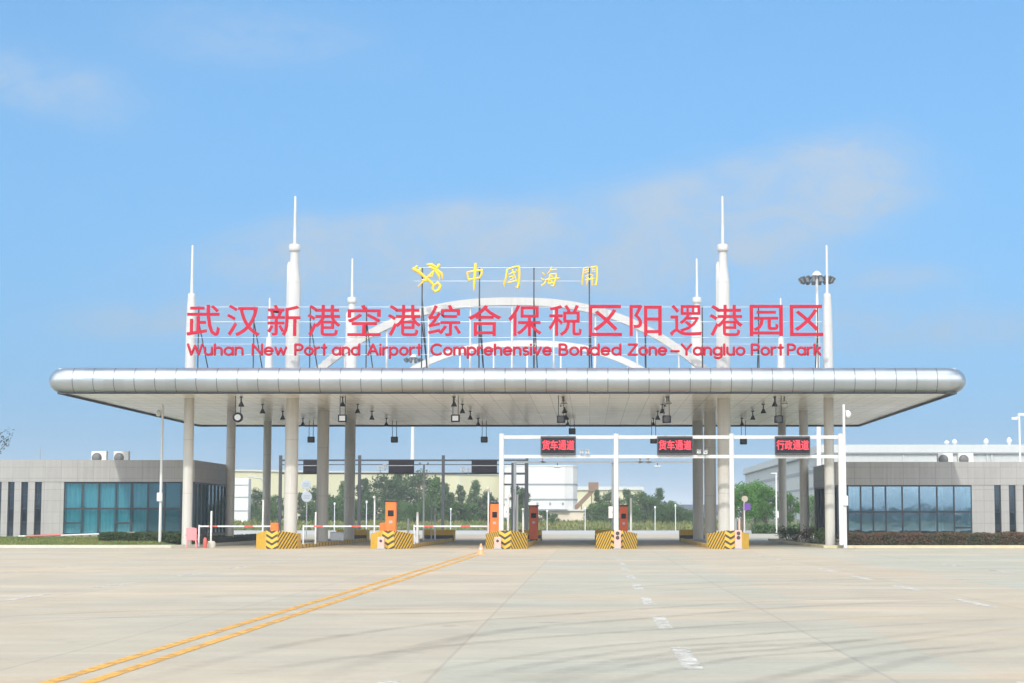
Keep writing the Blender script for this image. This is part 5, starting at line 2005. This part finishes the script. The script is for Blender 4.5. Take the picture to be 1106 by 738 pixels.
# ================================================================== THINGS BY THE LANES
# pink chair at the end of the first lane
chx = xx(213.3, 99.0, 580)
ch = thing('pink_chair', 'faded pink plastic chair by the kerb, its back to the road', 'chair', (chx, 97.6, 0), radians(6))
bk = MB()
rows = []
for i in range(9):
    t = i / 8
    z = .42 + .66 * t
    y = -.20 - .10 * t
    rows.append([(-.27 + .54 * j / 8, y + .05 * (1 - ((j - 4) / 4) ** 2) * -1, z - (.05 * ((j - 4) / 4) ** 2 if i == 8 else 0)) for j in range(9)])
bk.grid(rows)
rows2 = [[(p[0], p[1] + .03, p[2]) for p in rw] for rw in rows]
bk.grid(rows2)
bk.build('backrest', M['pink'], ch)
MB().bbox(-.26, .26, -.21, .26, .40, .445, .015).build('seat', M['pink'], ch)
for sx, sy in ((-1, -1), (1, -1), (-1, 1), (1, 1)):
    MB().tube([(sx * .22, sy * .2, .40), (sx * .27, sy * .26 - .02, .02)], [.03, .022], 8).build('leg', M['pink'], ch)
for s in (-1, 1):
    MB().tube([(s * .28, -.27, .70), (s * .30, -.02, .66), (s * .29, .2, .63), (s * .27, .24, .42)], .022, 8).build('armrest', M['pink'], ch)
# red extinguisher like thing and its dark stand
fe = thing('fire_extinguisher', 'small red fire extinguisher on the ground beside the pink chair', 'extinguisher', (xx(221.5, 97.6, 585), 97.6, 0))
MB().lathe([(.09, 0), (.10, .03), (.10, .42), (.07, .52), (.03, .56)], (0, 0, 0), 14).build('cylinder', M['redpaint'], fe)
MB().lathe([(.035, .56), (.035, .62), (.02, .66)], (0, 0, 0), 8).build('valve', M['black'], fe)
MB().tube([(.03, -.02, .60), (.13, -.05, .5), (.13, -.05, .22)], .015, 6).build('hose', M['black'], fe)
kb = thing('dark_stand', 'slim dark stand behind the pink chair', 'stand', (xx(220.5, 99.3, 575), 99.3, 0.15))
MB().bbox(-.14, .14, -.1, .1, .04, .95, .02).build('case', M['black'], kb)
MB().box(-.2, .2, -.15, .15, 0, .04).build('base_plate', M['dark_steel'], kb)
# cone at the end of the yellow line
cp = on_ground(519.5, 599.5)
cn = thing('traffic_cone', 'faded orange traffic cone at the far end of the double yellow line', 'traffic cone', cp)
MB().lathe([(.19, .03), (.16, .12), (.12, .28), (.07, .45), (.04, .56), (.03, .57)], (0, 0, 0), 18).build('cone_body', M['cone'], cn)
MB().bbox(-.22, .22, -.22, .22, 0, .032, .008).build('base', M['cone'], cn)
MB().lathe([(.128, .262), (.093, .372)], (0, 0, 0), 18).build('band', M['pinkpost'], cn)
cn.scale = (.85, .85, .85)
# low red and white barrier lying along the lawn
for xa_, xb_, pya, pyb, lab in ((20, 66, 579.5, 578, 'low red railing on the lawn before the slot windows'), (66, 146, 578.5, 575.5, 'low white and red boom on short dark stubs before the curtained glazing')):
    Yb = 104.6
    a, b = at(xa_, pya, Yb), at(xb_, pyb, Yb)
    mid = (a + b) / 2
    o = thing('low_rail', lab, 'rail', (mid.x, Yb, .42), 0)
    n = 6
    for k in range(n):
        p, q = a.lerp(b, k / n), a.lerp(b, (k + 1) / n)
        MB().tube([(p.x - mid.x, 0, p.z - .42), (q.x - mid.x, 0, q.z - .42)], .05, 8, caps=False).build('rail_section', M['redpaint'] if (xa_ == 20 and k > 0) or k in (4,) else M['white'], o)
    ns = 3 if xa_ == 20 else 9
    for k in range(ns):
        p = a.lerp(b, (k + .5) / ns)
        MB().lathe([(.055, 0), (.055, max(.06, p.z - .47))], (p.x - mid.x, 0, 0), 8).build('stub', M['dark_steel'], o)
# small panels of reflective litter on the apron, seen in front of the lanes
# round signs on one pole
rsx = xx(331.5, 147, 530)
rs = thing('round_sign_pole', 'grey pole with two pale round traffic signs, seen between the columns', 'traffic sign', (rsx, 147, 0))
MB().lathe([(.045, 0), (.04, zz(518, 147) - .0)], (0, .04, 0), 10).build('pole', M['grey_steel'], rs)
for px, py, rad in ((331, 523.7, .38), (331.4, 536.8, .42)):
    p = at(px, py, 147)
    d = MB().lathe([(rad * .98, 0), (rad, .008), (rad, .02), (rad * .9, .024)], (0, 0, 0), 26)
    d.v = [(q[0] + p.x - rsx, -.03 - q[2], q[1] + p.z - .0) for q in d.v]
    sgn_ = d.build('sign_disc', M['sign_face'], rs)
    e = MB()
    for zo in (-.12, .05):
        e.box(p.x - rsx - rad * .6, p.x - rsx + rad * .6, -.062, -.055, p.z - .0 + zo, p.z - .0 + zo + .05)
    e.build('bars', M['band'], sgn_)
# purple sign
pvx = xx(804, 147, 560)
pv = thing('purple_sign_post', 'white post with a cream disc above a small purple sign board', 'sign post', (pvx, 147, 0))
MB().lathe([(.06, 0), (.05, zz(537, 147))], (0, .02, 0), 10).build('post', M['white'], pv)
p = at(804.3, 539, 147)
d = MB().lathe([(.24, 0), (.25, .02)], (0, 0, 0), 20)
d.v = [(q[0] + p.x - pvx, -.06 - q[2], q[1] + p.z) for q in d.v]
d.build('sign_disc', M['sign_cream'], pv)
p = at(807, 547.5, 147)
MB().bbox(p.x - pvx - .24, p.x - pvx + .26, -.07, -.045, p.z - .28, p.z + .28, .008).build('sign_board', M['purple'], pv)

# ================================================================== BEYOND THE GATE
# cream warehouse, its long wall running away from the gate
w0, w1 = Vector((xx(196, 318), 318, 0)), Vector((xx(545, 352), 352, 0))
cw = thing('cream_warehouse', 'long pale cream warehouse behind the trees', 'warehouse', w0)
d = (w1 - w0).normalized()
nrm = Vector((-d.y, d.x, 0))
L = (w1 - w0).length
ang = math.atan2(d.y, d.x)
cw.rotation_euler = (0, 0, ang)
hW = 9.6
MB().box(0, L, 0, 40, 0, hW).build('wall', M['cream_wall'], cw)
rf = MB()
rf.grid([[(-.4, -.3, hW + .002), (L + .4, -.3, hW + .002)], [(-.4, -.3, hW + .30), (L + .4, -.3, hW + .30)], [(-.4, 20, hW + .75), (L + .4, 20, hW + .75)], [(-.4, 40.5, hW + .3), (L + .4, 40.5, hW + .3)], [(-.4, 40.5, hW + .002), (L + .4, 40.5, hW + .002)]], smooth=False)
rf.build('roof', M['cream_roof'], cw)
lb = MB()
for k in range(4):
    lb.box(6 + k * 16, 6.15 + k * 16, -.12, -.003, 0, hW - .1)
lb.build('downpipes', M['cream_roof'], cw)
c2 = thing('cream_shed', 'lower cream shed wall showing past the brown conveyor', 'shed', (xx(654, 425), 425, 0))
h2 = zz(529.5, 425)
MB().box(-8.6, 8.4, 0, 20, 0, h2).build('wall', M['cream_wall'], c2)
q = MB()
q.grid([[(-9, -.5, h2 + .002), (8.8, -.5, h2 + .002)], [(-9, -.5, h2 + .4), (8.8, -.5, h2 + .4)], [(-9, 10, h2 + 1.0), (8.8, 10, h2 + 1.0)], [(-9, 20.5, h2 + .3), (8.8, 20.5, h2 + .3)]], smooth=False)
q.build('roof', M['cream_roof'], c2)
# pale plant tower by the cream warehouse
tw = thing('plant_tower', 'small pale grey plant tower with slanted pipe before the cream warehouse', 'tower', (xx(262, 262), 262, 0))
hT = zz(517, 262)
MB().bbox(-1.0, 1.0, -1, 1, 0, hT, .05).build('body', M['tank'], tw)
MB().tube([(.9, 0, hT + .2), (2.4, 0, hT + .1), (3.6, 0, hT - .9)], .12, 6).build('pipe', M['grey_steel'], tw)
b = MB()
for z in (hT * .35, hT * .62, hT * .86):
    b.box(-1.02, 1.02, -1.05, -1.003, z, z + .12)
b.build('bands', M['band'], tw)

# white silo block
SYd = 350.0
sx0, sx1 = xx(545, SYd), xx(623, SYd)
sl = thing('silo_block', 'white silo block with two dark floor bands and beige base', 'silo building', ((sx0 + sx1) / 2, SYd, 0))
hS, hB = zz(504, SYd), zz(550, SYd)
wS = (sx1 - sx0) / 2
octo = [(-wS, 0), (wS - 2.3, 0), (wS - .7, .9), (wS, 2.6), (wS, 12), (-wS, 12)]
MB().prism(octo, hB, hS).build('wall', M['tank'], sl)
MB().prism([(-wS - .1, -.1), (wS - 2.28, -.1), (wS - .62, .82), (wS + .1, 2.55), (wS + .1, 12.1), (-wS - .1, 12.1)], hS + .002, hS + .25).build('roof', M['tank'], sl)
for z in (zz(523.2, SYd), zz(539.5, SYd)):
    MB().prism([(-wS - .07, -.09), (wS - 2.28, -.09), (wS - .65, .84), (wS + .07, 2.57), (wS + .07, 12.07), (-wS - .07, 12.07)], z - .16, z + .14).build('floor_band', M['band'], sl)
for k in range(4):
    x = -wS + 3.6 + k * 2.4
    MB().box(x, x + .35, -.06, -.003, zz(544, SYd) - .3, zz(544, SYd) + .2).build('vent', M['band'], sl)
bs = MB()
bs.box(-wS + 4, wS - .3, .3, 12, 0, hB - .002)
bs.build('base', M['beige'], sl)
MB().box(-wS + 3.6, wS + .1, -.8, .29, hB - .25, hB - .05).build('canopy_slab', M['band'], sl)
# conveyor
cvx = xx(622, 335)
cv = thing('conveyor', 'brown inclined conveyor gallery beside the white silo block', 'conveyor', (cvx, 335, 0))
pa, pb = at(621, 550, 335), at(641, 529.5, 335)
c = MB()
a0 = Vector((pa.x - cvx, 0, pa.z))
b0 = Vector((pb.x - cvx, 0, pb.z))
up = Vector((0, 0, 1.0))
for s in (-.8, .8):
    c.face([a0 + Vector((0, s, -.5)), b0 + Vector((0, s, -.5)), b0 + Vector((0, s, .6)), a0 + Vector((0, s, .6))])
c.face([a0 + Vector((0, -.8, .6)), b0 + Vector((0, -.8, .6)), b0 + Vector((0, .8, .6)), a0 + Vector((0, .8, .6))])
c.face([a0 + Vector((0, -.8, -.5)), b0 + Vector((0, -.8, -.5)), b0 + Vector((0, .8, -.5)), a0 + Vector((0, .8, -.5))])
c.build('gallery', M['rust'], cv)
for t in (.35, .9):
    q = a0.lerp(b0, t)
    for s in (-.6, .6):
        MB().tube([(q.x, s, 0), (q.x, s, q.z - .4)], .12, 6).build('leg', M['rust'], cv)
MB().bbox(b0.x - .9, b0.x + .9, -1, 1, b0.z - .3, b0.z + 1.4, .05).build('head_house', M['rust'], cv)
MB().bbox(a0.x - .6, a0.x + 2.2, -1.5, 1.5, 0, a0.z - .1, .05).build('hopper', M['band'], cv)
# dark shed and low shed
ds = thing('dark_shed', 'low dark roofed shed beyond the trees near the thick columns', 'shed', (xx(745, 330), 330, 0))
MB().box(-6, 7, 0, 10, 0, 2.4).build('wall', M['band'], ds)
q = MB()
q.grid([[(-6.4, -.5, 2.35), (7.4, -.5, 2.35)], [(-6.4, 5, 3.9), (7.4, 5, 3.9)], [(-6.4, 10.5, 2.35), (7.4, 10.5, 2.35)]], smooth=False)
q.build('roof', M['darkroof'], ds)
ls = thing('small_plant_house', 'small pale plant house under the brown conveyor', 'shed', (xx(628, 318), 318, 0))
MB().box(-2.0, 2.2, 0, 5, 0, 2.7).build('wall', M['beige'], ls)
MB().box(-2.3, 2.5, -.4, 5.3, 2.702, 2.95).build('roof', M['cream_roof'], ls)

# big white warehouse toward the reflecting office
K = 3.18
hWh = 11.0
fy, by_ = 238.0, 356.0
wx = xx(888, fy, 480)
ww = thing('white_warehouse', 'very large white clad warehouse behind the reflecting office', 'warehouse', (wx, fy, 0))
hW2 = zz(480.5, fy)
MB().box(0, 95, 0, by_ - fy, 0, hW2 - 1.15).build('wall', M['clad'], ww)
MB().box(-.45, 95.4, -.45, by_ - fy + .4, hW2 - 1.148, hW2 - .98).build('gutter', M['band'], ww)
MB().box(-.35, 95.3, -.35, by_ - fy + .3, hW2 - .978, hW2).build('parapet', M['clad'], ww)
bd = MB()
bd.box(-.06, -.003, 1, by_ - fy - 3, hW2 - 3.4, hW2 - 2.9)
bd.box(-.06, -.003, 1, by_ - fy - 3, hW2 - 5.6, hW2 - 5.3)
bd.build('window_strip', M['band'], ww)
for px in (975.5, 1066, 1071):
    x = xx(px, fy, 490) - wx
    MB().box(x - .1, x + .1, -.2, -.003, 0, hW2 - 1.2).build('downpipe', M['clad'], ww)
for px, h in ((1022.5, .7), (1031, .85), (1065, .95), (1090, 1.1)):
    x = xx(px, fy + 4, 475) - wx
    v = MB().lathe([(.22, hW2 - .02), (.22, hW2 + h * .3), (.32, hW2 + h * .42), (.36, hW2 + h * .6), (.30, hW2 + h * .8), (.16, hW2 + h * .95), (.05, hW2 + h + .05)], (x, 4, 0), 14)
    v.build('roof_vent', M['tank'], ww)

# fence before the white warehouse
fn = thing('bar_fence', 'grey green bar fence below the bright street trees', 'fence', (xx(845, 195), 195, 0))
f = MB()
for k in range(90):
    x = -6.6 + k * .15
    f.box(x - .018, x + .018, -.02, .02, .1, 2.5)
for z in (.3, 1.4, 2.35):
    f.box(-6.7, 6.9, .021, .06, z - .03, z + .03)
f.build('bars', M['fence'], fn)
for k in range(6):
    x = -6.7 + k * 2.7
    MB().box(x - .06, x + .06, .061, .16, 0, 2.7).build('fence_post', M['fence'], fn)
hedge('green_hedge', 'low green hedge strip at the foot of the bar fence', xx(812, 183), xx(880, 183), 182, 183.6, 0, .95, M['leaf_mid'], 61, 2600, leaf=.16)

# garden lamps along the verge
gl0 = None
for px, ptop, lab in ((361.5, 543, 'thin white verge lamp between the thick columns'), (396, 541, 'thin white verge lamp beside the third thick column'), (487, 549, 'short thin verge lamp under the second black sign gap'), (591, 551, 'thin white verge lamp before the silo block'),
                      (707.5, 547, 'thin white verge lamp in the third open lane'), (729.5, 545, 'taller thin white verge lamp near the thick grey columns'), (632, 548, 'thin white verge lamp beside the conveyor house')):
    Yl = 228.0
    x, zt_ = xx(px, Yl), zz(ptop, Yl)
    if gl0 is None:
        gl0 = thing('verge_lamp', lab, 'lamp post', (x, Yl, 0), 0, 'thin white lamps along the verge')
        gl_h = zt_
        MB().lathe([(.055, 0), (.045, zt_ - .3)], (0, 0, 0), 10).build('pole', M['pale_steel'], gl0)
        MB().lathe([(.06, zt_ - .3), (.10, zt_ - .25), (.10, zt_ - .02), (.05, zt_)], (0, 0, 0), 12).build('lamp_head', M['lens'], gl0)
    else:
        dup(gl0, (x, Yl, 0), lab, None, (1, 1, zt_ / gl_h))
lpx = xx(838.5, 176, 540)
lp = thing('lamp_pole', 'thin white lamp pole with a small box before the bright street trees', 'lamp post', (lpx, 176, 0))
hl = zz(512, 176)
MB().lathe([(.08, 0), (.06, hl)], (0, 0, 0), 10).build('pole', M['white'], lp)
MB().bbox(.05, .35, -.2, -.02, zz(556, 176) - .3, zz(556, 176) + .3, .02).build('box', M['white'], lp)
MB().bbox(-.5, .1, -.1, .1, hl + .002, hl + .1, .02).build('lamp_head', M['pale_steel'], lp)


def high_mast(label, px, phead, Y, ring_r, n, rb, rt):
    x = xx(px, Y, phead)
    z = zz(phead, Y)
    o = thing('high_mast_light', label, 'high mast light', (x, Y, 0))
    MB().lathe([(rb, 0), (rt, z + .3)], (0, 0, 0), 16).build('pole', M['white'], o)
    fr = MB()
    N = 32
    for rad, zz_ in ((ring_r * .82, z - .15), (ring_r * .5, z + .1)):
        fr.tube([(rad * cos(2 * pi * k / N), rad * sin(2 * pi * k / N), zz_) for k in range(N + 1)], .05, 6, caps=False)
    for k in range(8):
        a = 2 * pi * k / 8
        fr.tube([(rt * cos(a), rt * sin(a), z + .25), (ring_r * .85 * cos(a), ring_r * .85 * sin(a), z - .15)], .04, 5, caps=False)
    fr.build('ring_frame', M['dark_steel'], o)
    for k in range(n):
        a = 2 * pi * k / n + .1
        l = MB()
        l.bbox(-.22, .22, -.20, .20, -.32, .26, .05)
        ro = Matrix.Translation((ring_r * .9 * cos(a), ring_r * .9 * sin(a), z - .15)) @ Matrix.Rotation(a, 4, 'Z') @ Matrix.Rotation(radians(35), 4, 'Y')
        l.v = [tuple(ro @ Vector(q)) for q in l.v]
        lo_ = l.build('floodlight', M['dark_steel'], o)
        g = MB()
        g.box(.221, .232, -.16, .16, -.28, .2)
        g.v = [tuple(ro @ Vector(q)) for q in g.v]
        g.build('lens', M['floodglass'], lo_)
    MB().lathe([(.55, z + .30), (.5, z + .5), (.25, z + .75), (.04, z + .85)], (0, 0, 0), 16).build('cap', M['white'], o)
    return o


high_mast('white high mast with a ring of floodlights standing behind the last spire', 882.3, 301, 200, 1.95, 16, .30, .13)
high_mast('white floodlight pole behind the canopy, its ring just above the roof', 446.5, 388, 304, 1.5, 10, .40, .16)
sp_ = thing('street_lamp', 'white street lamp with a sideways head beyond the reflecting office', 'street lamp', (xx(1101, 150, 460), 150, 0))
hz = zz(449.5, 150)
MB().lathe([(.11, 0), (.08, hz)], (0, 0, 0), 12).build('pole', M['white'], sp_)
MB().tube([(0, 0, hz - .05), (-.2, 0, hz - .1)], .05, 6).build('arm', M['white'], sp_)
MB().bbox(-.62, -.15, -.12, .12, hz - .32, hz - .1, .03).build('lamp_head', M['pale_steel'], sp_)
MB().bbox(-.1, .4, -.14, .14, hz + .003, hz + .22, .03).build('lamp_hood', M['white'], sp_)

# ================================================================== THE HAZY AIR
hz_ = MB()
hz_.box(-4400, 4400, -4400, 4400, -1.2, 42.0)
hm = bpy.data.materials.new('hazy_air')
hm.use_nodes = True
hm.node_tree.nodes.clear()
pv_ = hm.node_tree.nodes.new('ShaderNodeVolumePrincipled')
pv_.inputs['Color'].default_value = (0.88, 0.94, 1.0, 1)
pv_.inputs['Density'].default_value = HAZE
pv_.inputs['Anisotropy'].default_value = 0.0
ho = hm.node_tree.nodes.new('ShaderNodeOutputMaterial')
hm.node_tree.links.new(pv_.outputs[0], ho.inputs['Volume'])
struct(hz_.build('haze', hm), 'stuff')
